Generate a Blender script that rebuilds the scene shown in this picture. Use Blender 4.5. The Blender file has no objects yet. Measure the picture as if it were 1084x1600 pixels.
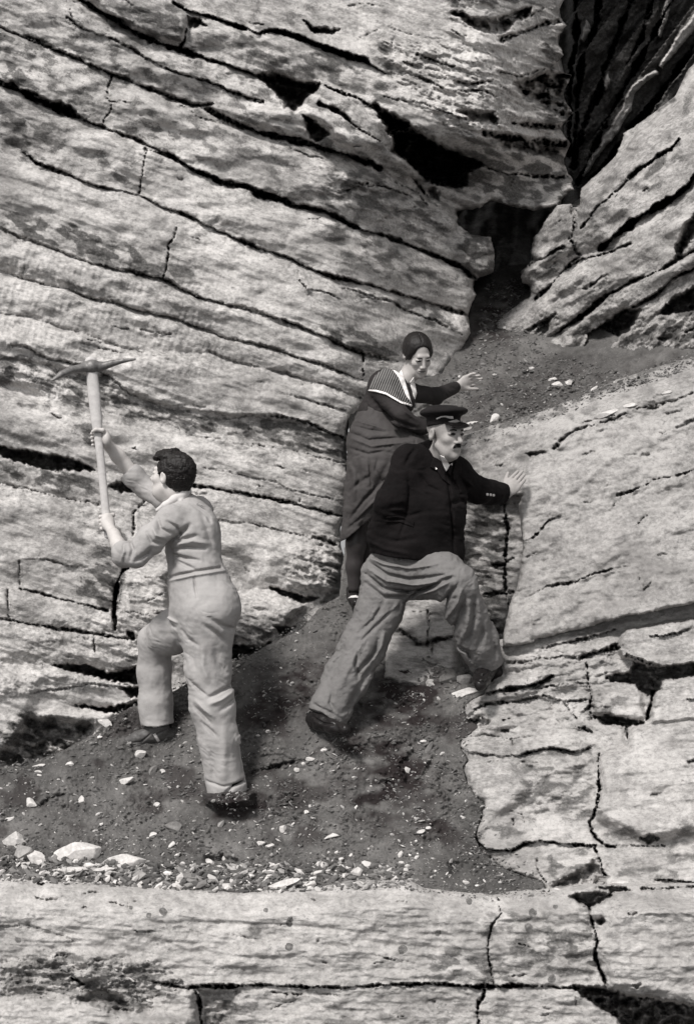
import bpy, math, random
import numpy as np
from mathutils import Vector
# ------------------------------------------------------------------ camera, world, sun
F = 2240.0; CX = 542.0; CY = 800.0; CZ = 1.4       # photograph pixels: focal length, centre; eye height
sc = bpy.context.scene
col = sc.collection
cam_d = bpy.data.cameras.new("camera"); cam = bpy.data.objects.new("camera", cam_d); col.objects.link(cam)
cam_d.sensor_fit = 'HORIZONTAL'; cam_d.sensor_width = 36.0; cam_d.lens = 36.0 * F / 1084.0
cam_d.clip_start = 0.05; cam_d.clip_end = 500
cam.location = (0, 0, CZ); cam.rotation_euler = (math.pi / 2, 0, 0)
sc.camera = cam
SUN = Vector((-0.34, -0.58, 0.80)).normalized()     # direction towards the sun
elev = math.asin(SUN.z); azim = math.atan2(SUN.x, SUN.y)
w = bpy.data.worlds.new("World"); sc.world = w; w.use_nodes = True
nt = w.node_tree; nt.nodes.clear()
wo = nt.nodes.new('ShaderNodeOutputWorld'); bg = nt.nodes.new('ShaderNodeBackground'); sky = nt.nodes.new('ShaderNodeTexSky')
hs = nt.nodes.new('ShaderNodeHueSaturation'); hs.inputs['Saturation'].default_value = 0.0   # black-and-white film
sky.sky_type = 'NISHITA'; sky.sun_disc = False; sky.sun_elevation = elev; sky.sun_rotation = azim
nt.links.new(sky.outputs[0], hs.inputs['Color']); nt.links.new(hs.outputs[0], bg.inputs[0]); nt.links.new(bg.outputs[0], wo.inputs[0])
bg.inputs[1].default_value = 0.105
sd = bpy.data.lights.new("sun", 'SUN'); sd.energy = 3.0; sd.angle = math.radians(10); sd.color = (1.0, 0.97, 0.94)
so = bpy.data.objects.new("sun", sd); col.objects.link(so)
so.rotation_euler = SUN.to_track_quat('Z', 'Y').to_euler(); so.location = (-4, -4, 9)
sc.view_settings.view_transform = 'Standard'; sc.view_settings.look = 'None'
sc.view_settings.exposure = 0.55; sc.view_settings.gamma = 1.0
sc.cycles.max_bounces = 5; sc.cycles.diffuse_bounces = 3

# ------------------------------------------------------------------ helpers
def tag(o, label=None, cat=None, group=None, kind=None):
    if label: o['label'] = label
    if cat: o['category'] = cat
    if group: o['group'] = group
    if kind: o['kind'] = kind
    return o
def P(px, py, Y):
    return np.array([(px - CX) / F * Y, Y, CZ + (CY - py) / F * Y])
def smooth01(t):
    t = np.clip(t, 0, 1); return t * t * (3 - 2 * t)
def mesh_obj(name, V, Fq, mat, parent=None, smooth=True, attrs=None, tris=None):
    me = bpy.data.meshes.new(name)
    V = np.asarray(V, np.float32); Fq = np.asarray(Fq, np.int32)
    n = Fq.shape[1] if len(Fq) else 4
    me.vertices.add(len(V)); me.vertices.foreach_set('co', V.ravel())
    me.loops.add(Fq.size); me.loops.foreach_set('vertex_index', Fq.ravel())
    me.polygons.add(len(Fq)); me.polygons.foreach_set('loop_start', np.arange(0, Fq.size, n, dtype=np.int32))
    me.polygons.foreach_set('loop_total', np.full(len(Fq), n, np.int32))
    me.update(calc_edges=True)
    me.polygons.foreach_set('use_smooth', np.full(len(Fq), smooth, bool))
    if attrs:
        for k, a in attrs.items():
            at = me.attributes.new(k, 'FLOAT', 'POINT'); at.data.foreach_set('value', np.asarray(a, np.float32))
    me.materials.append(mat)
    o = bpy.data.objects.new(name, me); col.objects.link(o)
    if parent: o.parent = parent
    return o

# gradient noise on numpy arrays
_rng = np.random.RandomState(7)
_ang = _rng.rand(256, 256) * 2 * np.pi
_GX = np.cos(_ang).astype(np.float32); _GY = np.sin(_ang).astype(np.float32)
def perlin(x, y):
    x0 = np.floor(x).astype(np.int64); y0 = np.floor(y).astype(np.int64)
    fx = (x - x0).astype(np.float32); fy = (y - y0).astype(np.float32)
    u = fx * fx * fx * (fx * (fx * 6 - 15) + 10); v = fy * fy * fy * (fy * (fy * 6 - 15) + 10)
    def g(ix, iy, dx, dy):
        i = ix & 255; j = iy & 255
        return _GX[i, j] * dx + _GY[i, j] * dy
    a = g(x0, y0, fx, fy); b = g(x0 + 1, y0, fx - 1, fy); c = g(x0, y0 + 1, fx, fy - 1); d = g(x0 + 1, y0 + 1, fx - 1, fy - 1)
    return 1.5 * ((a + (b - a) * u) * (1 - v) + (c + (d - c) * u) * v)
def fbm(x, y, o=5, g=0.5, seed=0):
    s = 0; a = 1; t = 0
    for k in range(o):
        s = s + a * perlin(x + 17.3 * k + seed * 31.7, y - 9.1 * k + seed * 12.9); t += a
        a *= g; x = x * 2.03; y = y * 2.03
    return s / t * 1.4
def ridged(x, y, o=4, seed=0):
    s = 0; a = 1; t = 0
    for k in range(o):
        s = s + a * (1 - 2 * np.abs(perlin(x + 7.7 * k + seed * 23.1, y + 3.3 * k + seed * 5.9))); t += a
        a *= 0.5; x = x * 2.1; y = y * 2.1
    return s / t

# ------------------------------------------------------------------ rock sheets
class Grid:
    def __init__(s, x0, x1, y0, y1, step):
        s.xs = np.arange(x0, x1 + step, step, dtype=np.float32); s.ys = np.arange(y0, y1 + step, step, dtype=np.float32)
        s.x0, s.y0, s.step = x0, y0, step
        s.X, s.Y = np.meshgrid(s.xs, s.ys)
        s.ny, s.nx = s.X.shape
        s.WX = s.X.copy(); s.WY = s.Y.copy(); s.near = np.zeros_like(s.X)
    def sl(s, xa, xb, ya, yb):
        i0 = max(0, int((xa - s.x0) / s.step)); i1 = min(s.nx, int((xb - s.x0) / s.step) + 2)
        j0 = max(0, int((ya - s.y0) / s.step)); j1 = min(s.ny, int((yb - s.y0) / s.step) + 2)
        if i1 <= i0 or j1 <= j0: return None
        return (slice(j0, j1), slice(i0, i1))
def seg_dist(X, Y, a, b):
    dx, dy = b[0] - a[0], b[1] - a[1]; L = dx * dx + dy * dy + 1e-9
    t = np.clip(((X - a[0]) * dx + (Y - a[1]) * dy) / L, 0, 1)
    qx = a[0] + t * dx; qy = a[1] + t * dy
    return np.hypot(X - qx, Y - qy), t, qx, qy
def poly_sdf(X, Y, pts):
    """signed distance (negative inside) and nearest boundary point"""
    D = np.full(X.shape, 1e9, np.float32); QX = np.zeros_like(D); QY = np.zeros_like(D)
    ins = np.zeros(X.shape, bool); n = len(pts)
    for i in range(n):
        a = pts[i]; b = pts[(i + 1) % n]
        d, t, qx, qy = seg_dist(X, Y, a, b)
        m = d < D
        D = np.where(m, d, D); QX = np.where(m, qx, QX); QY = np.where(m, qy, QY)
        if a[1] != b[1]:
            c = ((a[1] > Y) != (b[1] > Y)) & (X < (b[0] - a[0]) * (Y - a[1]) / (b[1] - a[1]) + a[0])
            ins ^= c
    return np.where(ins, -D, D), QX, QY
def bb(pts):
    xs = [p[0] for p in pts]; ys = [p[1] for p in pts]
    return min(xs), max(xs), min(ys), max(ys)

def line_feat(g, h, pts, wd, dep, step=0.0, L=30.0, s2=0.6):
    """groove of half-width wd px and depth dep m along a polyline; the rock above it proud by step m"""
    R = max(wd * 2.2, L * 3.0 if step else 0) + 6
    n = len(pts)
    seglen = [math.hypot(pts[i + 1][0] - pts[i][0], pts[i + 1][1] - pts[i][1]) for i in range(n - 1)]
    tot = sum(seglen); acc = 0
    xa, xb, ya, yb = bb(pts)
    S = g.sl(xa - R, xb + R, ya - R, yb + R)
    if S is None: return
    X = g.WX[S]; Y = g.WY[S]
    D = np.full(X.shape, 1e9, np.float32); T = np.zeros_like(D); SG = np.ones_like(D); A = np.ones_like(D)
    ox = S[1].start; oy = S[0].start
    for i in range(n - 1):
        a, b = pts[i], pts[i + 1]
        s = g.sl(min(a[0], b[0]) - R, max(a[0], b[0]) + R, min(a[1], b[1]) - R, max(a[1], b[1]) + R)
        if s is None: acc += seglen[i]; continue
        q = (slice(s[0].start - oy, s[0].stop - oy), slice(s[1].start - ox, s[1].stop - ox))
        d, t, _, _ = seg_dist(X[q], Y[q], a, b)
        m = d < D[q]
        D[q] = np.where(m, d, D[q]); T[q] = np.where(m, (acc + t * seglen[i]) / tot, T[q])
        am = (a[2] if len(a) > 2 else 1.0); bm = (b[2] if len(b) > 2 else 1.0)
        A[q] = np.where(m, am + (bm - am) * t, A[q])
        sg = (b[0] - a[0]) * (Y[q] - a[1]) - (b[1] - a[1]) * (X[q] - a[0])
        if b[0] < a[0]: sg = -sg
        SG[q] = np.where(m, np.sign(sg), SG[q])
        acc += seglen[i]
    wn = np.clip(0.85 + 1.3 * fbm(X / 42.0, Y / 42.0, 3, seed=int(abs(xa)) % 13), 0.28, 2.2)
    ww = np.maximum(0.84 * wd * wn * (0.5 + 0.5 * A), 0.55)
    br = np.clip(0.75 + 1.5 * perlin(X / 5.0, Y / 5.0) + 0.5 * perlin(X / 2.3, Y / 2.3), 0.12, 1.3)     # crumbled, bridged in places
    h[S] -= dep * A * np.clip(wn + 0.3, 0.45, 1.5) * np.clip(1.25 - (D / ww) ** 2, 0, 1) * (br if wd < 3 else np.maximum(br, 0.55))
    sp_ = wd * 1.6 + 3.5
    lop = np.where(SG > 0, 1.0, 0.55)
    g.near[S] = np.maximum(g.near[S], np.clip(A, 0, 1) * lop * np.clip(wd / 2.2, .4, 1.3) * np.exp(-(D / sp_) ** 1.2))
    if step:
        e = np.clip(T / 0.08, 0, 1) * np.clip((1 - T) / 0.08, 0, 1)
        up = np.where(SG < 0, np.exp(-D / L), 0.0)
        dn = np.where(SG > 0, np.exp(-(D / (wd * 1.2 + 3)) ** 1.3), 0.0)
        h[S] += 0.75 * step * A * e * (up - 0.6 * s2 * dn)
def hole_feat(g, h, pts, dep, soft=2.5):
    xa, xb, ya, yb = bb(pts); R = soft * 3 + 6
    S = g.sl(xa - R, xb + R, ya - R, yb + R)
    if S is None: return
    d, _, _ = poly_sdf(g.WX[S], g.WY[S], pts)
    X_, Y_ = g.WX[S], g.WY[S]
    nz_ = 1 + 0.5 * fbm(X_ / 18, Y_ / 11, 3) if dep > 0 else 1.0
    h[S] -= dep * nz_ * smooth01(0.5 - (d + (3.0 * fbm(X_ / 8, Y_ / 8, 3) if dep > 0 else 0)) / (2 * soft))
def blob(g, f, pts, val, soft=10.0):
    xa, xb, ya, yb = bb(pts); R = soft * 2 + 4
    S = g.sl(xa - R, xb + R, ya - R, yb + R)
    if S is None: return
    d, _, _ = poly_sdf(g.WX[S], g.WY[S], pts)
    m = val * smooth01(0.5 - d / (2 * soft))
    f[S] = np.maximum(f[S], m) if val > 0 else f[S] * (1 + m)

def build_sheet(name, poly, Yf, mat, step=1.8, theta=0.0, lines=(), holes=(), bumps=(), dirt_shades=(), rough=(),
                nz=(0.026, 0.0045, 0.0022), aniso=2.6, warp=2.5, thick=0.8, rnd=(8, 0.03), band=14, cracks=0, seed=1, lam=0.006, keep=None, clampY=None, extra=None, base_shade=0.0):
    xa, xb, ya, yb = bb(poly)
    g = Grid(xa - band, xb + band, ya - band, yb + band, step)
    c, s = math.cos(theta), math.sin(theta)
    U = (g.X * c + g.Y * s); V = (-g.X * s + g.Y * c)
    g.WX = g.X + warp * fbm(g.X / 15, g.Y / 15, 4, 0.68, seed=seed) + 1.6 * warp * fbm(g.X / 70, g.Y / 70, 2, seed=seed + 3)
    g.WY = g.Y + warp * fbm(g.X / 15, g.Y / 15, 4, 0.68, seed=seed + 5) + 0.8 * warp * fbm(g.X / 70, g.Y / 70, 2, seed=seed + 7)
    h = np.zeros(g.X.shape, np.float32); dirt_shade = np.full(g.X.shape, base_shade, np.float32); rg = np.zeros_like(h)
    for p, v, sf in rough: blob(g, rg, p, v, sf)
    # broad, middle and fine relief, drawn out along the bedding
    h += nz[0] * fbm(U / (120 * aniso / 2), V / 60, 4, seed=seed + 11)
    h += nz[1] * fbm(U / (26 * aniso / 2), V / 17, 4, seed=seed + 13)
    n1 = fbm(U / (15 * aniso / 2), V / 9, 4, 0.6, seed=seed + 17)
    h += nz[2] * n1
    h += lam * fbm(U / 260, V / 11, 4, 0.7, seed=seed + 53) + 0.8 * lam * np.sign(perlin(U / 300 + seed, V / 24)) * np.clip(np.abs(perlin(U / 300 + seed, V / 24)) * 6, 0, 1)
    # broken plates: quantised noise gives small sharp-edged steps
    q = fbm(U / (34 * aniso / 2), V / 15, 4, seed=seed + 19) * 4.0
    qf = q - np.floor(q); plates = np.floor(q) + smooth01(qf / 0.16)
    h += (0.0008 + 0.014 * rg) * plates
    h += rg * 0.022 * ridged(U / (13 * aniso / 2.4), V / 8, 4, seed=seed + 23)
    for f in bumps: hole_feat(g, h, f[0], -f[1], f[2])
    for f in lines: line_feat(g, h, *f)
    rr = np.random.RandomState(seed)
    for k in range(cracks):          # short hairline cracks along the bedding
        x = rr.uniform(xa, xb); y = rr.uniform(ya, yb); L = rr.uniform(10, 55); a = theta + rr.normal(0, 0.16)
        if rr.rand() < 0.12: a += math.pi / 2; L *= 0.5
        pts = [(x, y, 0)]
        m = 5
        for i in range(1, m):
            x += L / m * math.cos(a) + rr.normal(0, 0.8); y += L / m * math.sin(a) + rr.normal(0, 1.3)
            pts.append((x, y, 0 if i == m - 1 else 1))
        line_feat(g, h, pts, rr.uniform(0.9, 2.0), rr.uniform(0.006, 0.03), rr.choice([0, 0.008]), 10)
    nr = g.near * np.clip(0.55 + 1.1 * fbm(U / 40, V / 20, 3, seed=seed + 41), 0, 1.2)
    h -= nr * 0.030 * np.clip(ridged(U / 11, V / 5.5, 4, seed=seed + 43) - 0.15, 0, 1)
    h += nr * 0.010 * plates
    for f in holes: hole_feat(g, h, *f)
    for p, v, sf in dirt_shades:
        if v < 1.5 and v > 0: blob(g, dirt_shade, p, v * 1.22, sf * 1.7)
    if base_shade == 0: dirt_shade *= np.clip(0.80 + 1.5 * fbm(U / 30, V / 15, 4, seed=seed + 37), 0.05, 1.35)
    for p, v, sf in dirt_shades:
        if v >= 1.5 or v < 0: blob(g, dirt_shade, p, v, sf)
    if base_shade == 0: dirt_shade = np.maximum(dirt_shade, 0.62 * nr * np.clip(0.8 + 1.2 * fbm(U / 22, V / 8, 3, seed=seed + 47), 0, 1.3))
    if extra: extra(g, h, dirt_shade, U, V)
    d, QX, QY = poly_sdf(g.X + 0.9 * warp * fbm(g.X / 8, g.Y / 8, 4, 0.65, seed=seed + 29) + 1.2 * warp * fbm(g.X / 34, g.Y / 26, 3, seed=seed + 30), g.Y + 0.9 * warp * fbm(g.X / 8, g.Y / 8, 4, 0.65, seed=seed + 31) + 1.2 * warp * fbm(g.X / 34, g.Y / 26, 3, seed=seed + 32), poly)
    Yd = Yf(g.X, g.Y) - h
    r, rd = rnd
    t = np.clip((d + r) / r, 0, 1); Yd = Yd + rd * (1 - np.sqrt(np.maximum(0, 1 - t * t)))
    out = d > 0
    ox = g.X.copy(); oy = g.Y.copy()
    # past the outline the surface turns straight back: the side of the rock
    dX = g.X - QX; dY = g.Y - QY
    nn = np.maximum(np.hypot(dX, dY), 1e-3)
    kx = np.where(out, g.X - dX / nn * np.minimum(d, nn), g.X); ky = np.where(out, g.Y - dY / nn * np.minimum(d, nn), g.Y)
    Yd = np.where(out, Yd + thick * np.clip(d / (band - 2 * step), 0, 1.3) ** 1.0, Yd)
    if clampY is not None: Yd = clampY(g, Yd)
    kx = np.where(out, kx - dX / nn * 1.2 * np.clip(d / band, 0, 1), kx); ky = np.where(out, ky - dY / nn * 1.2 * np.clip(d / band, 0, 1), ky)
    VX = (kx - CX) / F * Yd; VZ = CZ + (CY - ky) / F * Yd
    ok = d < band - step
    if keep is not None: ok &= keep(g)
    cell = ok[:-1, :-1] & ok[1:, :-1] & ok[:-1, 1:] & ok[1:, 1:]
    idx = np.full(g.X.shape, -1, np.int32)
    used = np.zeros(g.X.shape, bool)
    for a_, b_ in ((0, 0), (1, 0), (0, 1), (1, 1)):
        used[a_:g.ny - 1 + a_, b_:g.nx - 1 + b_] |= cell
    idx[used] = np.arange(used.sum())
    A = idx[:-1, :-1][cell]; B = idx[1:, :-1][cell]; C = idx[1:, 1:][cell]; Dd = idx[:-1, 1:][cell]
    faces = np.stack([A, B, C, Dd], 1)
    Vv = np.stack([VX[used], Yd[used], VZ[used]], 1)
    o = mesh_obj(name, Vv, faces, mat, attrs={'dirt_shade': dirt_shade[used], 'rough_zone': rg[used]})
    tag(o, kind='structure')
    o_info = dict(g=g, Y=Yd, ok=(d < 0))
    return o, o_info
def sample(info, px, py):
    g = info['g']; i = int(round((px - g.x0) / g.step)); j = int(round((py - g.y0) / g.step))
    i = min(max(i, 0), g.nx - 1); j = min(max(j, 0), g.ny - 1)
    return float(info['Y'][j, i])

# ------------------------------------------------------------------ materials
def NT(name):
    m = bpy.data.materials.new(name); m.use_nodes = True
    n = m.node_tree; b = n.nodes['Principled BSDF']; return m, n, b
def N(n, t, **kw):
    x = n.nodes.new(t)
    for k, v in kw.items():
        if k in x.inputs: x.inputs[k].default_value = v
        else: setattr(x, k, v)
    return x
def ramp(n, fac, stops):
    r = n.nodes.new('ShaderNodeValToRGB'); r.color_ramp.elements[0].position = stops[0][0]; r.color_ramp.elements[1].position = stops[-1][0]
    for p_, c_ in stops[1:-1]: r.color_ramp.elements.new(p_)
    for e, (p_, c_) in zip(r.color_ramp.elements, stops):
        e.color = (c_[0], c_[1], c_[2], 1) if isinstance(c_, tuple) else (c_, c_ * 0.965, c_ * 0.94, 1)
    n.links.new(fac, r.inputs[0]); return r.outputs[0]
def math_n(n, op, a, b=None, c=None, clamp=False):
    x = n.nodes.new('ShaderNodeMath'); x.operation = op; x.use_clamp = clamp
    for i, v in enumerate((a, b, c)):
        if v is None: continue
        if isinstance(v, (int, float)): x.inputs[i].default_value = v
        else: n.links.new(v, x.inputs[i])
    return x.outputs[0]
def mixc(n, fac, a, b, mode='MIX'):
    x = n.nodes.new('ShaderNodeMix'); x.data_type = 'RGBA'; x.blend_type = mode
    for sck, v in ((x.inputs[0], fac), (x.inputs[6], a), (x.inputs[7], b)):
        if isinstance(v, (int, float)): sck.default_value = v
        elif isinstance(v, tuple): sck.default_value = (v[0], v[1], v[2], 1)
        else: n.links.new(v, sck)
    return x.outputs[2]
def noise(n, scale, detail=6, rough=0.6, vec=None, dist=0.0):
    x = N(n, 'ShaderNodeTexNoise', Scale=scale, Detail=detail, Roughness=rough, Distortion=dist)
    if vec is not None: n.links.new(vec, x.inputs['Vector'])
    return x.outputs[0]
def rock_mat(name, lo, hi, dark, rot=0.0, speck=0.6, bump=0.6, stretch=2.2, sw=0.24, sc2=6.0):
    m, n, b = NT(name)
    tc = n.nodes.new('ShaderNodeTexCoord'); mp = n.nodes.new('ShaderNodeMapping')
    mp.inputs['Rotation'].default_value = (0, -rot, 0); mp.inputs['Scale'].default_value = (1, 1, stretch)
    n.links.new(tc.outputs['Object'], mp.inputs[0]); v = mp.outputs[0]
    big = noise(n, 1.3, 6, 0.62, v); mid = noise(n, 6, 8, 0.68, v); fine = noise(n, 34, 7, 0.72, v); iso = noise(n, 85, 4, 0.75, tc.outputs['Object'])
    mp2 = n.nodes.new('ShaderNodeMapping'); mp2.inputs['Rotation'].default_value = (0, -rot, 0); mp2.inputs['Scale'].default_value = (.8, 1, sc2)
    n.links.new(tc.outputs['Object'], mp2.inputs[0]); streak = noise(n, 4.5, 7, 0.7, mp2.outputs[0])
    f = math_n(n, 'ADD', math_n(n, 'MULTIPLY', big, 0.24), math_n(n, 'ADD', math_n(n, 'MULTIPLY', mid, 0.27), math_n(n, 'ADD', math_n(n, 'MULTIPLY', fine, 0.49 - sw), math_n(n, 'MULTIPLY', streak, sw))))
    base = ramp(n, f, [(0.40, lo * 0.7), (0.455, lo * 1.05), (0.50, (lo + hi) / 2), (0.555, hi)])
    grain = noise(n, 210, 3, 0.8, tc.outputs['Object'])
    base = mixc(n, 1.0, base, ramp(n, math_n(n, 'ADD', math_n(n, 'MULTIPLY', grain, .5), math_n(n, 'MULTIPLY', iso, .5)), [(.34, (.62, .61, .60)), (.46, (.96, .96, .96)), (.64, (1.10, 1.10, 1.10))]), 'MULTIPLY')
    gr = math_n(n, 'MULTIPLY', math_n(n, 'SUBTRACT', noise(n, 1.7, 9, 0.72, tc.outputs['Object']), 0.515), 8, clamp=True)     # grey lichen film
    base = mixc(n, math_n(n, 'MULTIPLY', gr, 0.55), base, (lo * .75, lo * .72, lo * .70))
    # weathered dark surface and painted shade where this attribute asks for it, broken up by noise
    at = N(n, 'ShaderNodeAttribute'); at.attribute_name = 'dirt_shade'
    thr = math_n(n, 'SUBTRACT', math_n(n, 'ADD', math_n(n, 'MULTIPLY', at.outputs['Fac'], 0.62), math_n(n, 'MULTIPLY', mid, 0.55)), 0.52)
    thr = math_n(n, 'ADD', thr, math_n(n, 'MULTIPLY', math_n(n, 'SUBTRACT', iso, 0.5), 0.75))
    thr = math_n(n, 'ADD', thr, math_n(n, 'MULTIPLY', math_n(n, 'SUBTRACT', fine, 0.5), 0.6))
    fac = math_n(n, 'MULTIPLY', thr, 5.0, clamp=True)
    fac = math_n(n, 'MULTIPLY', fac, math_n(n, 'GREATER_THAN', at.outputs['Fac'], 0.01))
    crust_shade = ramp(n, math_n(n, 'ADD', math_n(n, 'MULTIPLY', fine, 0.5), math_n(n, 'MULTIPLY', iso, 0.5)), [(0.38, dark * 0.45), (0.5, dark), (0.62, dark * 2.2)])
    base = mixc(n, math_n(n, 'MULTIPLY', fac, 0.90), base, crust_shade)
    # small dark specks of lichen and pits everywhere
    sp = math_n(n, 'MULTIPLY', math_n(n, 'SUBTRACT', noise(n, 48, 4, 0.65, v), 0.575), 11, clamp=True)
    sp = math_n(n, 'MULTIPLY', sp, math_n(n, 'MULTIPLY', math_n(n, 'SUBTRACT', noise(n, 4, 5, 0.65, v), 0.45), 7, clamp=True))
    base = mixc(n, math_n(n, 'MULTIPLY', sp, speck), base, (dark, dark, dark))
    n.links.new(base, b.inputs['Base Color']); b.inputs['Roughness'].default_value = 0.92
    b.inputs['Specular IOR Level'].default_value = 0.15
    hgt = math_n(n, 'ADD', math_n(n, 'MULTIPLY', fine, 0.7), math_n(n, 'ADD', math_n(n, 'MULTIPLY', iso, 0.6), math_n(n, 'MULTIPLY', streak, sw * 3.2)))
    hgt = math_n(n, 'SUBTRACT', hgt, math_n(n, 'MULTIPLY', sp, 0.3))
    bp = N(n, 'ShaderNodeBump', Strength=bump, Distance=0.012); n.links.new(hgt, bp.inputs['Height']); n.links.new(bp.outputs[0], b.inputs['Normal'])
    return m
def soil_mat():
    m, n, b = NT('soil')
    tc = n.nodes.new('ShaderNodeTexCoord'); v = tc.outputs['Object']
    big = noise(n, 2.2, 5, 0.6, v); mid = noise(n, 14, 6, 0.7, v); fine = noise(n, 90, 5, 0.75, v)
    f = math_n(n, 'ADD', math_n(n, 'MULTIPLY', big, 0.5), math_n(n, 'ADD', math_n(n, 'MULTIPLY', mid, 0.25), math_n(n, 'MULTIPLY', fine, 0.25)))
    base = ramp(n, f, [(0.38, 0.05), (0.5, 0.10), (0.62, 0.175)])
    at = N(n, 'ShaderNodeAttribute'); at.attribute_name = 'dirt_shade'
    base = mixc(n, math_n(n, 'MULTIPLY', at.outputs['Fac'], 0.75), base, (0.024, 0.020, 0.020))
    vo = N(n, 'ShaderNodeTexVoronoi', Scale=75.0); n.links.new(v, vo.inputs['Vector'])
    pick = math_n(n, 'GREATER_THAN', noise(n, 40, 2, 0.5, v), 0.60)
    s1 = math_n(n, 'MULTIPLY', math_n(n, 'LESS_THAN', vo.outputs['Distance'], 0.24), pick)
    base = mixc(n, math_n(n, 'MULTIPLY', s1, 0.6), base, (0.26, 0.25, 0.24))
    n.links.new(base, b.inputs['Base Color']); b.inputs['Roughness'].default_value = 0.95; b.inputs['Specular IOR Level'].default_value = 0.1
    bp = N(n, 'ShaderNodeBump', Strength=0.7, Distance=0.012)
    n.links.new(math_n(n, 'ADD', math_n(n, 'MULTIPLY', mid, 0.6), fine), bp.inputs['Height']); n.links.new(bp.outputs[0], b.inputs['Normal'])
    return m
def cloth_mat(name, c, tint=(1, .965, .95), var=0.25, weave=260, rough=0.9, bump=0.25, sheen=0.0, wear=0.0):
    m, n, b = NT(name)
    tc = n.nodes.new('ShaderNodeTexCoord'); v = tc.outputs['Object']
    a = noise(n, 6, 5, 0.6, v); f = noise(n, weave, 2, 0.6, v)
    fac = math_n(n, 'ADD', math_n(n, 'MULTIPLY', a, 0.6), math_n(n, 'MULTIPLY', f, 0.4))
    lo = c * (1 - var); hi = c * (1 + var)
    base = ramp(n, fac, [(0.35, tuple(lo * t for t in tint)), (0.65, tuple(hi * t for t in tint))])
    if wear:
        wn = math_n(n, 'MULTIPLY', math_n(n, 'SUBTRACT', noise(n, 9, 6, 0.7, v), 0.56), 7, clamp=True)
        base = mixc(n, math_n(n, 'MULTIPLY', wn, wear), base, (0.03, 0.027, 0.026))
    n.links.new(base, b.inputs['Base Color']); b.inputs['Roughness'].default_value = rough
    b.inputs['Specular IOR Level'].default_value = 0.2
    b.inputs['Sheen Weight'].default_value = sheen
    bp = N(n, 'ShaderNodeBump', Strength=bump, Distance=0.003)
    n.links.new(math_n(n, 'ADD', f, math_n(n, 'MULTIPLY', noise(n, 40, 3, 0.6, v), 1.2)), bp.inputs['Height']); n.links.new(bp.outputs[0], b.inputs['Normal'])
    return m
# ------------------------------------------------------------------ the rock
M_left = rock_mat('pale_limestone', 0.27, 0.56, 0.07, rot=math.radians(19), stretch=1.5, sw=0.10, sc2=3.2, speck=0.45)
M_right = rock_mat('grey_limestone', 0.19, 0.44, 0.05, rot=math.radians(-36), stretch=1.6, sw=0.12, sc2=3)
M_slab = rock_mat('slab_limestone', 0.21, 0.37, 0.10, rot=math.radians(-12), stretch=1.2, sw=0.08, sc2=2.5)
M_low = rock_mat('block_limestone', 0.23, 0.45, 0.09, rot=math.radians(-4), stretch=1.6, sw=0.14, sc2=4)
M_ledge = rock_mat('ledge_limestone', 0.27, 0.46, 0.10, rot=math.radians(2), stretch=1.7, sw=0.13, sc2=4)
M_dark = rock_mat('shaded_dark_rock', 0.03, 0.08, 0.015, rot=math.radians(60))  # shade of the deep cleft put into a near-black albedo
M_soil = soil_mat()

def Y_left(X, Y):
    k = smooth01((X - 500) / 260) * 260 * (0.0040 - 0.0036 * smooth01((300 - Y) / 120))
    up = np.clip(1250 - Y, -50, 3000) * 0.00095
    cor = 1.1 * smooth01((X - 740) / 150) * smooth01((360 - Y) / 160)      # the top right runs back into the corner
    return 7.33 + 0.0013 * np.clip(X, -300, 560) + k + up + cor
D_ = [(-20,122,1.2),(0,130,1.1),(30,142,1.0),(45,150,1.3),(80,165,1.4),(115,178,1.0),(150,195,.35),(200,212,.3),(235,228,.6),(262,238,.9),(306,264,1.2),(345,284,1.0),(386,293,.7),(403,303,1.3),(436,310,1.2),(464,321,.8),(508,329,1.2),(527,340,1.2),(549,354,.9),(594,367,.5),(624,378,.8),(663,392,.8),(696,406,1.4),(718,417,1.0),(745,436,1.3)]
G_ = [(35,240,.6),(60,255,.9),(110,275,.4),(160,293,.6),(216,306,.2),(263,325,.7),(298,339,.9),(331,356,.6),(364,372,1),(403,386,.9),(436,399,.5),(469,413,1),(508,428,1.3),(541,436,1.2),(574,444,.9),(607,454,.7),(646,464,1.1),(685,476,1),(733,494,1)]
H_ = [(-20,350),(0,358,.4),(42,374,.5),(83,388,.5),(125,405,.5),(180,420,.5),(256,435,.8),(270,442),(303,461,.8),(331,469,.8),(381,480,.7),(414,491,.7),(447,502),(480,514),(514,527),(541,543),(566,552),(621,564)]
K_ = [(-20,420,.3),(17,428,.3),(66,442,.4),(111,453,.4),(138,464,.6),(188,475,.7),(235,489,.5),(270,497,.7),(325,516,.6),(353,529,.5),(397,536,.8),(436,548,.8),(475,561,.7),(508,572,.9),(536,583,1),(566,596)]
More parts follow.
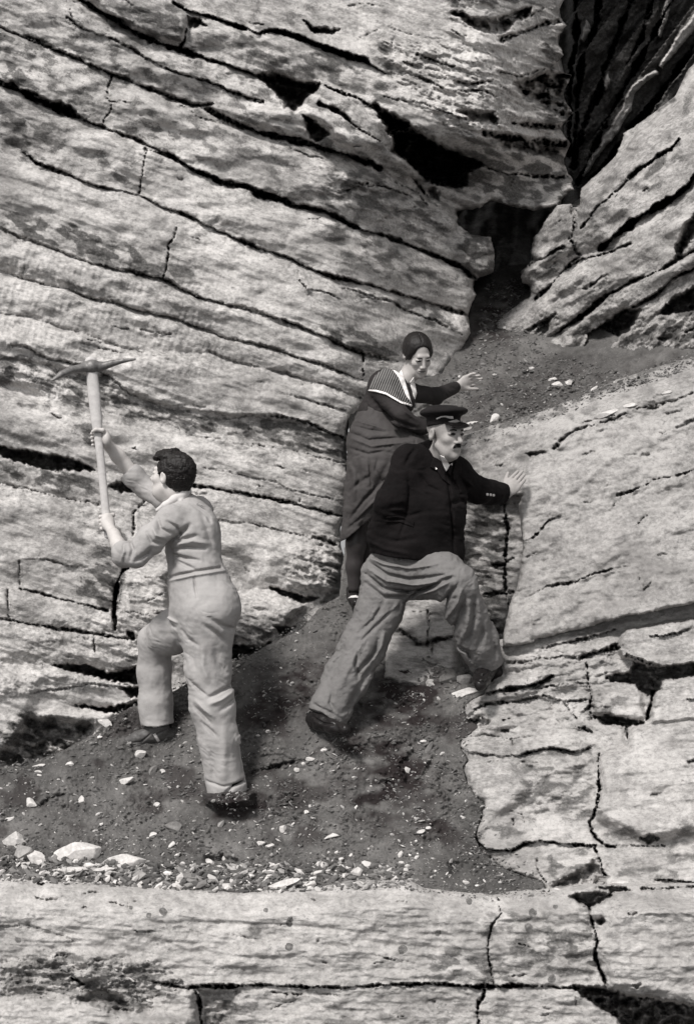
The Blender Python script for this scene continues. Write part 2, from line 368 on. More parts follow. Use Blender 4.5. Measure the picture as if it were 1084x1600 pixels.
left_lines = [
 (D_, 4.0, 0.20, 0.075, 42), (G_, 3.0, 0.11, 0.065, 38), (H_, 3.6, 0.045, 0.085, 34), (K_, 3.0, 0.032, 0.06, 28),
 ([(-20,112,1),(0,124,1),(30,140,1),(60,152,1),(115,176,1)], 7, 0.22, 0.03, 20),
 ([(225,234),(262,240),(300,262),(345,284),(386,292)], 4, 0.1),
 ([(403,303),(436,310),(464,321),(508,328)], 5, 0.12),
 ([(-20,32,.8),(0,40,.7),(30,55,.9),(70,68,.5),(110,85,.9),(150,103,.9),(180,115,1.1),(215,130,.5),(250,145,.8),(300,165,1),(330,162,.6)], 4.2, 0.075, 0.07, 28),
 ([(115,-10),(150,15),(180,30),(215,52),(240,64),(270,73),(300,82),(325,91),(360,102),(403,118)], 5, 0.20, 0.08, 34),
 ([(105,25,.5),(130,45,.5),(180,62,.6),(220,85,.8),(265,107,.8),(300,120,.7),(336,130),(361,144),(381,152),(410,160)], 2.2, 0.06, 0.03, 16),
 ([(270,158,.3),(311,183,1),(353,194,.6),(400,206,.3),(436,221,.5),(483,244,.8),(511,249,.5)], 1.6, 0.04, 0.012, 10),
 ([(105,-5),(108,10),(113,25)], 1.3, 0.03),
 ([(176,118),(172,135),(170,150),(175,168),(166,180),(158,197)], 1.5, 0.10), ([(226,232),(224,250),(221,268),(218,302)], 1.5, 0.10),
 ([(278,356),(276,368),(263,381),(261,408),(256,433)], 1.3, 0.07), ([(566,552),(567,596)], 1.6, 0.1),
 ([(17,540,.6),(42,541,.7),(72,560,.8),(110,569,.8),(155,580,1),(177,591,1),(202,614,.6),(243,630,.4),(320,636,.3)], 3.0, 0.035, 0.03, 22),
 ([(-20,486,.3),(0,489,.4),(55,497,.5),(111,516,.4),(160,530,.3),(216,550,.5),(300,572,.3),(350,590,.3)], 1.8, 0.015, 0.02, 16),
 ([(125,536,.5),(177,547,.8),(205,551,.2)], 1.5, 0.03), ([(175,509),(200,515)], 1.4, 0.03), ([(220,515),(245,519),(268,523)], 1.4, 0.03),
 ([(325,550,.5),(381,567,.5),(436,580,.7),(486,594,.8),(519,605,.8),(561,622,.8)], 3.0, 0.028, 0.03, 18),
 ([(433,611,.4),(464,619,.6),(508,633,1),(538,642,.7)], 1.5, 0.04, 0.015, 12),
 ([(353,655,.5),(408,648,.3),(453,652,1),(480,660,1),(497,669,1),(536,682,1)], 2.6, 0.06, 0.035, 20),
 ([(270,668,.3),(306,683,.5),(375,687,.6),(403,695,.8),(464,706,.7),(508,717,.8),(540,724,.6)], 2.0, 0.03, -0.02, 14),
 ([(285,754,.6),(298,757,1),(335,763,1),(381,771,1),(436,782,1),(491,795,1),(540,808,1)], 2.0, 0.13, 0.02, 18),
 ([(325,808,.6),(345,811,.8),(381,816,.7),(425,825,.8),(483,838,.5)], 1.7, 0.05, 0.02, 14),
 ([(309,730,.3),(381,744,.6),(425,753,.6),(453,766,.8),(519,780,.5),(540,783,.5)], 1.4, 0.03, 0.01, 10),
 ([(-20,751,.5),(0,755,.6),(55,769,.6),(111,780,.8),(155,788,1)], 2.6, 0.03, -0.03, 20),
 ([(196,888),(188,900),(180,915),(178,935),(177,955),(180,982)], 4.2, 0.25),
 ([(30,874,.4),(72,876,.7),(111,885,.6),(138,888,.5)], 1.5, 0.03, 0.01, 12),
 ([(30,919,.8),(69,928,1),(102,938,1),(141,948,1),(168,953,1)], 1.8, 0.07, 0.015, 14),
 ([(-20,962),(0,966),(17,970),(66,979),(116,986),(177,995),(212,1000)], 2.3, 0.10, 0.03, 20),
 ([(11,922),(12,968)], 1.6, 0.05), ([(30,874),(31,919)], 1.4, 0.03), ([(145,990),(146,1020)], 1.3, 0.04),
 ([(194,955),(215,957),(235,959),(262,955)], 2, 0.06, 0.015, 10), ([(187,928),(192,912),(186,905)], 1.3, 0.04),
 ([(227,903,.5),(245,905),(262,908,.4)], 1.4, 0.03), ([(228,940,.5),(250,930),(265,925)], 1.4, 0.03),
 ([(40,1085,.3),(83,1080,.7),(140,1068,.6),(180,1072,.6),(215,1078,.5)], 1.8, 0.05, 0.02, 14),
 ([(232,780),(209,800),(208,835)], 2, 0.05),
 ([(270,4),(287,14),(306,19),(353,35),(403,51,1),(425,47,1),(458,53,1.4),(486,66,1.8),(519,80,2.2),(540,86,2.2),(566,91,2),(585,105,1.6),(601,114,1)], 3.4, 0.22, 0.07, 30),
 ([(291,44),(290,58),(284,70)], 3, 0.2),
 ([(320,169,.6),(353,185),(386,199),(425,210,1.3),(464,219,1.5),(497,230,2),(533,238,2.4),(563,248,2.2),(592,262,1.6)], 4.0, 0.16, 0.06, 26),
 ([(497,163),(515,168),(533,177),(558,199),(591,219)], 3.0, 0.14, 0.03, 16),
 ([(508,133,.6),(536,144),(560,155),(585,169)], 2.6, 0.14, 0.02, 14),
 ([(385,34,.6),(400,38),(412,40)], 1.4, 0.03, 0.01, 8),
 ([(560,60,.3),(600,40,.3),(640,52,.4),(690,60,.3)], 2, 0.03),
 ([(630,96,1),(646,102,1)], 4, 0.1), ([(652,83,.8),(690,98,1),(712,102,.8)], 2.2, 0.06, 0.03, 12), ([(650,120,.5),(676,130,1),(692,138,.6)], 3, 0.06, 0.02, 10),
 ([(715,125,.6),(740,130,1),(770,125,.6)], 2.2, 0.07, 0.02, 10), ([(700,140,.5),(755,142,1),(775,150,.6)], 1.8, 0.05, 0.02, 10),
 ([(600,150,.3),(660,160,.5),(700,178,.8),(745,190,.8)], 1.8, 0.06, 0.03, 14),
 ([(798,191),(834,194),(890,200)], 4, 0.2, 0.03, 12), ([(760,205),(784,213),(842,220),(880,224)], 6, 0.3, 0.05, 16),
 ([(750,257),(790,272),(830,275),(884,276)], 2.2, 0.08, 0.02, 12), ([(815,260),(800,275),(795,290)], 1.6, 0.06),
 ([(784,62),(815,50),(860,33),(880,30)], 4, 0.14, 0.04, 14), ([(790,30),(830,24),(850,12)], 2.5, 0.08, 0.02, 12), ([(784,112),(815,118),(850,108)], 2, 0.07, 0.02, 10),
 ([(540,8,.4),(575,5,.8),(600,9,.4)], 1.6, 0.03), ([(590,60,.5),(610,72,1),(612,66,.5)], 2, 0.03),
 ([(530,300,.5),(560,290,.7),(610,283,.6),(650,300,.8),(668,322,.6)], 1.6, 0.05, 0.02, 12),
 ([(640,275,.6),(655,295,1),(670,312,1),(684,325,.6)], 2.2, 0.07), ([(648,290,.6),(662,302,.9),(676,318,.5)], 1.6, 0.05),
 ([(560,285),(590,290),(625,300),(645,308)], 1.8, 0.05, 0.01, 10), ([(600,340,.4),(620,330,.8),(652,322,.5)], 2, 0.04),
 ([(560,462,.6),(585,466,1),(602,468,.5)], 3, 0.06), ([(530,448,.3),(560,457,.6),(600,468,.7),(640,487,1),(680,500,1),(720,525,.6)], 2.2, 0.05, 0.02, 14),
 ([(466,425,1),(470,440,1),(480,452,1),(492,452,.6),(510,455,.8),(535,468,.5)], 1.6, 0.05, 0.02, 10),
 ([(481,341),(492,342),(500,340)], 1.2, 0.03), ([(305,372,.6),(312,374,1),(320,376,.5)], 1.5, 0.03),
]
left_holes = [
 ([(403,116),(425,113),(445,118),(464,127),(500,131),(488,146),(475,155),(461,172),(447,166),(425,138)], 0.55, 4),
 ([(475,180),(492,190),(516,210),(494,221),(484,205)], 0.30, 3),
 ([(475,30),(491,42),(527,46),(515,51),(491,51)], 0.22, 3), ([(292,26),(310,30),(323,40),(295,43)], 0.22, 3),
 ([(585,163),(619,180),(646,202),(696,230),(740,249),(751,257),(729,266),(724,288),(691,291),(663,280),(635,249),(613,235),(616,219),(594,183)], 1.3, 4),
 ([(707,17),(746,28),(779,30),(800,20),(830,11),(828,20),(807,32),(790,48),(760,50),(729,36)], 0.35, 4),
 ([(806,128),(853,113),(892,113),(896,190),(870,180),(850,165),(820,150)], 0.8, 4),
 ([(718,172),(771,174),(776,191),(740,188)], 0.22, 4), ([(768,206),(840,221),(900,226),(900,250),(850,240),(790,232)], 0.35, 6),
 ([(664,293),(676,292),(684,303),(684,314),(672,312)], 0.15, 3),
 ([(-30,692),(0,697),(28,701),(69,710),(111,719),(149,734),(111,733),(77,735),(33,722),(0,711),(-30,705)], 0.45, 2.5),
 ([(172,760),(194,755),(210,768),(190,768)], 0.2, 3), ([(489,841),(510,840),(528,850),(515,852)], 0.15, 2.5),
 ([(83,1040),(133,1040),(166,1052),(225,1042),(225,1070),(166,1061),(119,1050)], 0.4, 2.5),
 ([(189,1076),(225,1072),(225,1092),(205,1088)], 0.3, 2.5), ([(119,1102),(166,1108),(225,1094),(225,1114),(180,1116)], 0.35, 2.5),
 ([(200,986),(212,988),(212,1002),(206,998)], 0.25, 2), ([(422,918),(449,924),(477,932),(496,934),(472,941),(445,932)], 0.3, 2.5),
 ([(500,941),(519,930),(534,924),(536,935),(515,944)], 0.2, 2.5), ([(350,1008),(405,1013),(420,1005),(390,1035),(350,1030)], 0.5, 2.5),
 ([(427,978),(462,980),(440,992)], 0.3, 2.5),
 ([(40,1122),(83,1124),(144,1134),(144,1155),(91,1189),(44,1202),(-30,1200),(-10,1172),(17,1166)], 0.16, 9),
 ([(150,1050),(200,1056),(212,1066),(160,1062)], 0.2, 2.5),
]
left_bumps = [([(500,130),(545,150),(590,225),(560,245),(520,215),(480,180),(478,160)], 0.22, 14), ([(120,-30),(280,-10),(292,40),(285,62),(260,62),(215,46),(160,15)], 0.10, 8),
 ([(730,372),(765,375),(772,425),(745,432),(722,412)], 0.18, 9), ([(330,165),(470,172),(490,208),(430,205),(360,185)], 0.07, 10),
 ([(190,900),(262,890),(270,1010),(215,1000),(190,960)], 0.10, 12), ([(420,850),(540,850),(530,920),(440,925),(400,900)], 0.06, 16),
 ([(350,930),(470,945),(440,985),(400,1008),(350,1000)], 0.10, 10), ([(-30,1060),(60,1060),(45,1110),(10,1165),(-30,1165)], 0.04, 14), ([(60,1120),(90,1110),(170,1115),(190,1100),(215,1100),(160,1130)], 0.05, 8)]
left_dirt_shade = [
 ([(-60,-40),(500,-40),(560,120),(740,300),(740,450),(500,380),(250,260),(-60,150)], 0.40, 40), ([(-60,150),(200,230),(450,330),(740,440),(740,500),(500,440),(250,340),(-60,260)], 0.30, 30),
 ([(846,40),(890,40),(895,230),(850,225),(835,140)], 0.72, 10), ([(700,-60),(900,-60),(900,-200),(700,-200)], 0.5, 20), ([(770,60),(880,60),(880,120),(800,125)], 0.3, 12),
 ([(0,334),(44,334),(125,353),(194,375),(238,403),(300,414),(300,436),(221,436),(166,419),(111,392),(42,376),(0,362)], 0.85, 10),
 ([(0,60),(30,80),(60,115),(90,110),(90,150),(60,150),(0,125)], 0.75, 12), ([(0,150),(60,170),(110,200),(95,235),(60,260),(0,235)], 0.72, 16), ([(150,230),(210,240),(215,300),(150,290)], 0.55, 16),
 ([(180,12),(270,5),(290,45),(284,64),(235,60),(190,34)], 0.9, 8), ([(-5,40),(100,75),(230,135),(300,160),(300,172),(220,142),(90,95),(-5,60)], 0.7, 7),
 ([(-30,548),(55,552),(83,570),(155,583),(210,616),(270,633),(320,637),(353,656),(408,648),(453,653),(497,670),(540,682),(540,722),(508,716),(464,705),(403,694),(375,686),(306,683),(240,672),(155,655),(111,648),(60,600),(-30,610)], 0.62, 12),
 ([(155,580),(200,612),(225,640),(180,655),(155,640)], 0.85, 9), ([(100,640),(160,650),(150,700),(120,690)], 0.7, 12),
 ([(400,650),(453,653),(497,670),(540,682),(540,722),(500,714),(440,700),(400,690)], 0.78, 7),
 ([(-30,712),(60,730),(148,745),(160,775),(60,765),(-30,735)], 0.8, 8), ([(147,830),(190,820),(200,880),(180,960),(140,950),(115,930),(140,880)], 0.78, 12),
 ([(90,830),(140,820),(140,860),(100,865)], 0.6, 14), ([(360,40),(500,70),(600,120),(640,170),(690,220),(620,190),(540,150),(430,110),(370,90)], 0.62, 14),
 ([(520,260),(600,270),(680,310),(715,380),(640,360),(560,330),(500,320)], 0.68, 20), ([(480,300),(540,300),(620,370),(720,425),(735,480),(640,450),(560,430),(500,390)], 0.52, 20),
 ([(500,505),(580,515),(628,560),(560,552),(520,535)], 0.88, 7), ([(540,440),(700,480),(730,530),(690,520),(600,470)], 0.6, 8), ([(700,215),(890,215),(900,345),(700,300)], 0.72, 16), ([(712,330),(775,370),(775,435),(735,432),(710,400)], 0.75, 10),
 ([(30,1110),(144,1125),(150,1160),(90,1195),(-30,1205),(-30,1160)], 0.7, 10), ([(180,1030),(220,1020),(220,1060),(150,1045)], 0.6, 8), ([(480,840),(545,840),(540,930),(490,925)], 0.5, 10), ([(350,985),(470,960),(400,1015),(350,1015)], 0.6, 10),  # the first, lower-left patch paints the shade of the undercut
 ([(690,-30),(880,-30),(880,20),(700,20)], 0.55, 14), ([(585,60),(615,75),(625,140),(600,120)], 0.6, 6), ([(100,430),(200,470),(300,505),(250,500),(100,455)], 0.4, 6)]
left_rough = [([(590,70),(880,60),(885,225),(740,235),(600,120)], 1.0, 20), ([(480,835),(545,835),(540,935),(470,925),(440,900)], 0.8, 14), ([(520,250),(690,290),(720,400),(600,350),(500,300)], 0.6, 20),
 ([(30,1115),(150,1130),(140,1165),(40,1205),(-30,1200)], 0.9, 8), ([(155,580),(300,640),(540,690),(540,722),(300,680),(60,640),(-30,610),(-30,560)], 0.45, 10), ([(180,900),(270,890),(350,930),(540,900),(400,1015),(200,1060),(-30,1100),(-30,1050)], 0.35, 16),
 ([(690,-60),(880,-60),(880,60),(700,50)], 0.6, 14)]
left_poly = [(-220,-420),(60,-470),(300,-460),(600,-620),(860,-640),(900,-300),(886,-60),(884,-10),(870,22),(884,38),(868,60),(880,86),(860,106),(892,117),(878,150),(895,176),(872,200),(891,224),(878,254),(893,282),(886,300),(868,322),(835,328),(800,322),(768,312),(750,322),(712,330),
 (714,350),(738,368),(766,372),(772,395),(770,425),(745,434),(738,440),(741,462),(731,492),(735,520),(722,545),(705,570),(690,590),(640,600),(600,606),(582,610),(566,640),(545,662),(541,700),(543,760),(540,800),(530,830),(532,850),(538,880),(532,922),(528,960),(520,1020),(500,1100),(300,1330),(-220,1330)]
def beds(g, h, curves, amps, seed, pk=0.30):
    """each bed swells out below its upper joint and draws back towards the lower one"""
    ys = [np.interp(g.WX, [p[0] for p in c_], [p[1] for p in c_]) for c_ in curves]
    for k_, am in enumerate(amps):
        t_ = (g.WY - ys[k_]) / np.maximum(ys[k_ + 1] - ys[k_], 8); m_ = (t_ > 0) & (t_ < 1); t_ = np.clip(t_, 0, 1)
        mod = np.clip(1 + 0.9 * fbm(g.X / 150, g.Y / 60, 3, seed=seed + k_), 0.3, 1.8)
        tp = t_ + 0.10 * fbm(g.X / 60, g.Y / 30, 3, seed=seed + 3 * k_)
        prof = np.where(tp < pk, 1 - (1 - np.clip(tp / pk, 0, 1)) ** 2, 1 - (np.clip((tp - pk) / (1 - pk), 0, 1)) ** 1.6)
        if am < 0: prof = smooth01(t_ * 6) * smooth01((1 - t_) * 5)
        h += np.where(m_, am * mod * prof, 0)
L_curves = [[(-220,-230),(270,4),(353,35),(458,53),(519,80),(601,114),(700,170),(760,200)], [(-220,-140),(0,-50),(115,0),(215,52),(300,82),(403,118),(450,150),(530,177),(591,219),(700,292),(760,312)],
 [(-220,-50),(0,40),(70,68),(150,103),(215,130),(300,165),(386,200),(464,219),(563,248),(640,292),(760,335)], D_, [(-220,150)] + G_ + [(760,500)], [(-220,280)] + H_ + [(700,590)], [(-220,340)] + K_ + [(620,620)],
 [(-220,430),(0,490),(55,497),(111,516),(216,548),(325,552),(381,567),(436,580),(486,594),(561,622),(620,640)], [(-220,520),(-30,548),(72,562),(155,583),(210,614),(300,638),(408,648),(453,653),(497,669),(540,682),(600,700)],
 [(-220,600),(-30,612),(111,648),(155,655),(306,683),(403,694),(464,705),(540,724),(600,740)], [(-220,670),(0,704),(69,720),(149,737),(285,755),(335,763),(436,782),(540,808),(600,820)], [(-220,740),(0,755),(111,780),(208,800),(331,809),(425,825),(483,838),(600,860)],
 [(-220,900),(30,919),(102,938),(168,953),(262,955),(300,925),(422,919),(496,934),(600,945)], [(-220,940),(0,966),(66,979),(177,995),(262,1005),(350,1008),(470,985),(600,980)], [(-220,1020),(0,1035),(133,1042),(213,1060),(300,1080),(600,1100)], [(-220,1085),(40,1088),(119,1103),(225,1105),(600,1180)]]
L_amps = [.09, .08, .085, .075, .06, .055, .045, .05, -.045, .05, .03, .05, .035, .045, .05]
def left_extra(g, h, dirt_shade, U, V):
    beds(g, h, L_curves, L_amps, 90)
    # the ribbed, runnelled bands left of centre (weathering across the beds)
    m = smooth01((g.Y - 380) / 40) * smooth01((620 - g.Y) / 60) * smooth01((420 - g.X) / 150)
    h += m * 0.006 * fbm(U / 9, V / 26, 3, seed=77)
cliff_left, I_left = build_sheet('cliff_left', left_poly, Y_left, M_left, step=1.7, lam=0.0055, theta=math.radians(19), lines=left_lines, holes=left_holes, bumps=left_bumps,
    dirt_shades=left_dirt_shade, rough=left_rough, cracks=120, seed=3, extra=left_extra, thick=1.6, rnd=(14, 0.10), band=16)

# the dark corner behind everything
def Y_back(X, Y): return 13.4 + 0.0 * X - 0.002 * (Y - 200)
back_lines = [([(930,-20),(925,100),(905,300)], 10, 0.4), ([(1000,-20),(960,120),(930,220)], 12, 0.5), ([(890,-20),(895,200)], 8, 0.3)]
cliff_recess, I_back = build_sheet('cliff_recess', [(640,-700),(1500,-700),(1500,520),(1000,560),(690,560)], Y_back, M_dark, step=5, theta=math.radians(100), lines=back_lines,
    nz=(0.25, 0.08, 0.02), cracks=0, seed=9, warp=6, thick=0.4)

# leaning corner beds darkened with painted shade, their few lit edges painted pale
def Y_corner(X, Y):
    u = (X - 915) * 0.80 + (Y - 270) * 0.60          # across the steep beds
    saw = np.mod(u + 400, 47) / 47
    return 12.0 - 0.0042 * (X - 880) + 0.42 * saw + 0.0012 * (300 - Y) + 0.35 * smooth01((905 - X) / 30)
lit_edges = [[(1047,-60),(1060,-60),(1052,0),(1045,28),(1033,58),(1026,56),(1034,28),(1042,0)], [(1120,-30),(1130,-15),(1092,32),(1076,58),(1052,86),(1035,107),(1030,103),(1042,82),(1060,55),(1074,34)],
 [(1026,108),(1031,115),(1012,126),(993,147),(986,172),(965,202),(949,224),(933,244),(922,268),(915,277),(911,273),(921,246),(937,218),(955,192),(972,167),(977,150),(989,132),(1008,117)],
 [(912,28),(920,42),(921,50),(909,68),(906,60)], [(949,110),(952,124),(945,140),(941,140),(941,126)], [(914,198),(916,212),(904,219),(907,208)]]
corner_lines = [([(1100,-90),(1040,20),(1010,70),(985,120),(960,165),(935,215),(905,285)], 5, .5), ([(1010,-90),(985,0),(965,60),(942,110),(930,160),(912,200),(898,260)], 6, .6), ([(960,-90),(935,0),(925,50),(908,90),(902,180),(896,250)], 5, .6),
 ([(1160,-60),(1098,45),(1060,110),(1030,150),(990,195),(960,235),(925,280)], 6, .6), ([(905,-80),(900,0),(893,120),(890,240)], 5, .5), ([(1050,-90),(1020,0),(1000,60),(978,100)], 4, .3)]
cliff_corner, I_corner = build_sheet('cliff_corner', [(865,-160),(1300,-200),(1300,120),(1100,130),(1060,170),(985,225),(925,300),(895,345),(868,350),(866,200)], Y_corner, rock_mat('shaded_corner_rock', 0.30, 0.55, 0.042, rot=math.radians(-58)),
    step=1.8, theta=math.radians(-57), lines=corner_lines, bumps=[(p_, .16, 3) for p_ in lit_edges], base_shade=1.35, dirt_shades=[(p_, -1.0, 2.0) for p_ in lit_edges], nz=(.10, .03, .01), cracks=40, seed=22, thick=.6, rnd=(6, .05), band=12,
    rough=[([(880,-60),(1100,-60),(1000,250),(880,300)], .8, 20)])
o, _ = build_sheet('cliff_flake', [(862,318),(880,287),(892,285),(897,296),(888,298),(878,310),(868,330)], lambda X, Y: 10.35 + 0 * X, M_right, step=1.5, nz=(.03, .02, .01), seed=27, warp=1.5, thick=.5, rnd=(4, .05), band=10)

# right wall
def Y_right(X, Y):
    return 9.9 - 0.0052 * (X - 850) - 0.0006 * (Y - 300) + 0.0022 * np.clip(330 - Y, 0, 900)
right_lines = [
 ([(1160,215,2),(1084,276,2),(1069,295,2.2),(1033,320,2.2),(1000,339,2.4),(961,367,1.6),(940,388,1)], 4.5, 0.30, 0.10, 30),
 ([(985,380,.6),(940,398,.8),(909,406,1),(884,422,1),(859,447,1),(836,466,1)], 2.6, 0.12, 0.04, 18),
 ([(1160,355,.6),(1055,406,.6),(1020,425,.7),(992,436,.9),(945,461,1.2),(922,483,1.5),(889,505,1.4),(853,532,1)], 3.6, 0.16, 0.06, 24),
 ([(1160,385),(1084,419),(1050,433),(1022,461),(994,478),(970,490)], 3.2, 0.14, 0.06, 22),
 ([(1060,217,1),(1045,232,1.2),(1028,241,1),(983,278,.6)], 3.2, 0.16, 0.03, 14), ([(997,268,.6),(960,300,.6),(933,325,1),(906,355,1)], 2.4, 0.10, 0.02, 14),
 ([(914,452,.5),(930,440,1),(947,428,.5)], 4, 0.08), ([(800,525,.4),(828,514,1),(856,500,1),(870,490,.4)], 4, 0.14, 0.03, 10),
 ([(890,300),(893,330),(897,350),(890,372)], 3, 0.15), ([(838,405),(850,402),(880,385)], 3, 0.10),
 ([(1084,360,1),(1062,385,1.2),(1055,402,1)], 6, 0.12), ([(1070,520),(1084,512),(1120,505)], 2, 0.06), ([(1030,530),(1045,528)], 4, 0.06),
 ([(886,372),(905,400),(884,422)], 2, 0.06), ([(830,400),(836,406),(820,416),(808,424)], 2.6, 0.10), ([(1140,270),(1100,320),(1070,370)], 3, 0.06),
]
right_holes = [([(970,485),(1000,484),(983,516),(956,536),(928,560),(895,566),(915,544),(922,522),(950,502)], 0.45, 3), ([(1130,440),(1084,450),(1055,464),(1028,489),(1061,489),(1084,484),(1130,470)], 0.4, 3),
 ([(838,518),(856,500),(859,508),(845,522)], 0.2, 2.5), ([(1072,350),(1130,320),(1130,355),(1084,372),(1062,400),(1060,385)], 0.18, 4)]
right_dirts = [([(906,298),(990,240),(1084,200),(1084,270),(1000,330),(940,380),(900,370)], 0.45, 20), ([(860,330),(890,320),(905,400),(860,440),(820,440),(832,380)], 0.55, 16), ([(960,530),(1084,470),(1130,540),(1000,560)], 0.7, 18), ([(1000,110),(1084,90),(1084,190),(1010,180)], 0.5, 20), ([(885,505),(960,505),(960,560),(900,565)], 0.6, 8), ([(770,520),(850,505),(850,535),(800,545)], 0.4, 10)]
right_rough = [([(820,430),(1000,420),(1000,570),(760,545),(780,490)], 0.5, 14), ([(980,480),(1140,470),(1140,560),(960,560)], 0.9, 10), ([(880,320),(900,400),(830,450),(820,400)], 0.5, 10)]
R_curves = [[(780,420),(880,350),(909,293),(939,266),(1055,149),(1160,20),(1300,-120)], [(780,500),(830,470),(859,447),(884,422),(909,406),(940,392),(1000,339),(1069,295),(1084,276),(1160,215),(1300,110)], [(770,560),(853,532),(889,505),(922,483),(945,461),(992,436),(1055,406),(1160,355),(1300,290)], [(770,600),(880,572),(922,512),(994,478),(1022,461),(1084,419),(1160,385),(1300,330)]]
right_poly = [(1300,-60),(1190,-10),(1140,50),(1090,92),(1072,112),(1055,149),(1019,177),(975,210),(964,241),(939,266),(909,293),(906,320),(900,336),(892,318),(870,320),(850,348),(836,370),(829,395),(833,404),(814,425),(817,442),(828,446),(829,462),(800,482),(778,500),(768,518),(768,532),(779,545),(830,538),(856,540),(866,556),(889,566),(909,584),(935,572),(990,590),(1100,600),(1300,590)]
cliff_right, I_right = build_sheet('cliff_right', right_poly, Y_right, M_right, step=1.7, lam=0.006, theta=math.radians(-36), extra=lambda g, h, dirt_shade, U, V: beds(g, h, R_curves, [.12, .10, .08], 120), lines=right_lines, holes=right_holes, dirt_shades=right_dirts, rough=right_rough,
    cracks=55, seed=31, thick=1.6, rnd=(12, 0.10), band=14)

# rock step under the gully: its dark side stands behind the old man
def Y_step(X, Y):
    top = 8.75 - 0.0 * X + 0.0035 * np.clip(700 - Y, 0, 200)
    face = 8.34 - 0.0038 * np.clip(X - 715, 0, 120) - 0.0004 * (Y - 800)
    face = face - 0.42 * smooth01((Y - 880) / 60) * smooth01((745 - X) / 40) - 0.0025 * np.clip(Y - 940, 0, 200) * smooth01((745 - X) / 40)
    return np.where(Y < 745, face + (top - face) * smooth01((745 - Y) / 60), face)
step_lines = [([(790,785),(792,830),(790,870),(788,905),(797,960)], 2.2, 0.10), ([(800,872),(785,884),(772,882)], 2.2, 0.10), ([(740,925),(770,930),(800,926)], 2.2, 0.08), ([(728,1000),(780,985),(790,990)], 2.4, 0.08),
 ([(668,950),(669,975),(668,1012)], 1.8, 0.06), ([(650,1006),(680,1000),(715,993)], 3, 0.12, 0.04, 14), ([(676,1004),(676,1022)], 1.8, 0.05), ([(625,985),(650,1000)], 2, 0.05)]
rock_step, I_step = build_sheet('cliff_step', [(640,760),(725,748),(812,740),(822,800),(818,900),(800,1060),(700,1085),(600,1060),(610,900)], Y_step, rock_mat('step_rock', 0.17, 0.40, 0.04), step=2.0, theta=0.1,
    lines=step_lines, dirt_shades=[([(720,770),(790,780),(785,900),(775,990),(725,1000),(715,880)], 0.78, 12)], rough=[([(720,770),(800,780),(800,1010),(715,1010)], 0.6, 10)], cracks=30, seed=41, nz=(0.06, 0.02, 0.008), thick=0.3)

# the great slab on the right
def Y_slab(X, Y):
    cr = [(790, 830), (812, 778), (838, 716), (862, 692), (905, 662), (960, 640), (1084, 596), (1300, 540)]
    dd = np.full(np.shape(X), 1e9); sg = np.zeros(np.shape(X))
    for p_, q_ in zip(cr[:-1], cr[1:]):
        d_, t_, _, _ = seg_dist(X, Y, p_, q_); m_ = d_ < dd
        s_ = (q_[0] - p_[0]) * (Y - p_[1]) - (q_[1] - p_[1]) * (X - p_[0])
        dd = np.where(m_, d_, dd); sg = np.where(m_, np.where(s_ < 0, 1.0, 0.0), sg)
    face = 7.38 - 0.0009 * (X - 785) + 0.0018 * np.clip(1010 - Y, -20, 1000)
    above = np.clip(dd, 0, 260) * sg
    return face + 0.0046 * above * smooth01(above / 30 + 0.3)
slab_lines = [
 ([(961,774,.6),(985,768,1),(1005,760,.9),(1022,749,1.6),(1035,746,1),(1066,740,.8),(1084,735,.2)], 1.9, 0.09), ([(829,842,.6),(837,835,2.4),(842,828,1),(850,818,1),(862,810,.7),(880,806,.4)], 1.8, 0.08, 0.012, 10),
 ([(906,788,.4),(915,786,.9),(928,785,.5)], 1.5, 0.03, 0.008, 8), ([(866,700,1.4),(880,686),(900,672),(950,658),(994,639),(1033,630,.7),(1090,612,.4)], 2.6, 0.05),
 ([(818,934,.3),(853,917,.7),(895,910,.9),(920,901,1),(933,896,2),(950,892,1),(978,885,.6),(990,884,.2)], 1.9, 0.09), ([(839,880,.4),(860,872,.5)], 1.3, 0.03, 0.01, 8),
 ([(1025,866,.5),(1040,866,.8)], 1.8, 0.03), ([(996,884+12,.3),(1006,922,.8),(1015,910,.4)], 1.3, 0.03), ([(995,822,.6),(1003,812,1),(1012,805,.4)], 1.6, 0.04), ([(950,800,.4),(957,790,1),(960,786,.3)], 2.0, 0.02),
 ([(812,846,.6),(832,842,.8)], 1.4, 0.04), ([(1000,713,.5),(1012,710,.8)], 1.4, 0.03), ([(1010,640,.6),(1025,636,1),(1040,628,.5)], 2.0, 0.04), ([(1084,858,.3),(1050,866,.4)], 1.3, 0.02),
 ([(772,730,.4),(782,728,1),(792,722,.6)], 2.6, 0.05), ([(980,602),(990,596),(998,590)], 2, 0.04), ([(1055,668,.5),(1084,655,.8)], 3.5, 0.03, 0.02, 10), ([(910,660),(930,655),(960,648)], 3, 0.04),
]
slab_poly = [(688,712),(692,690),(715,682),(745,673),(785,661),(850,642),(900,622),(955,596),(1030,572),(1084,558),(1300,520),(1320,900),(1084,942),(1033,954),(978,962),(917,981),(853,995),(812,1009),(785,1013),(787,985),(797,945),(808,915),(814,880),(817,855),(814,825),(811,795),(814,775),(800,771),(760,778),(722,770),(700,745),(690,728)]
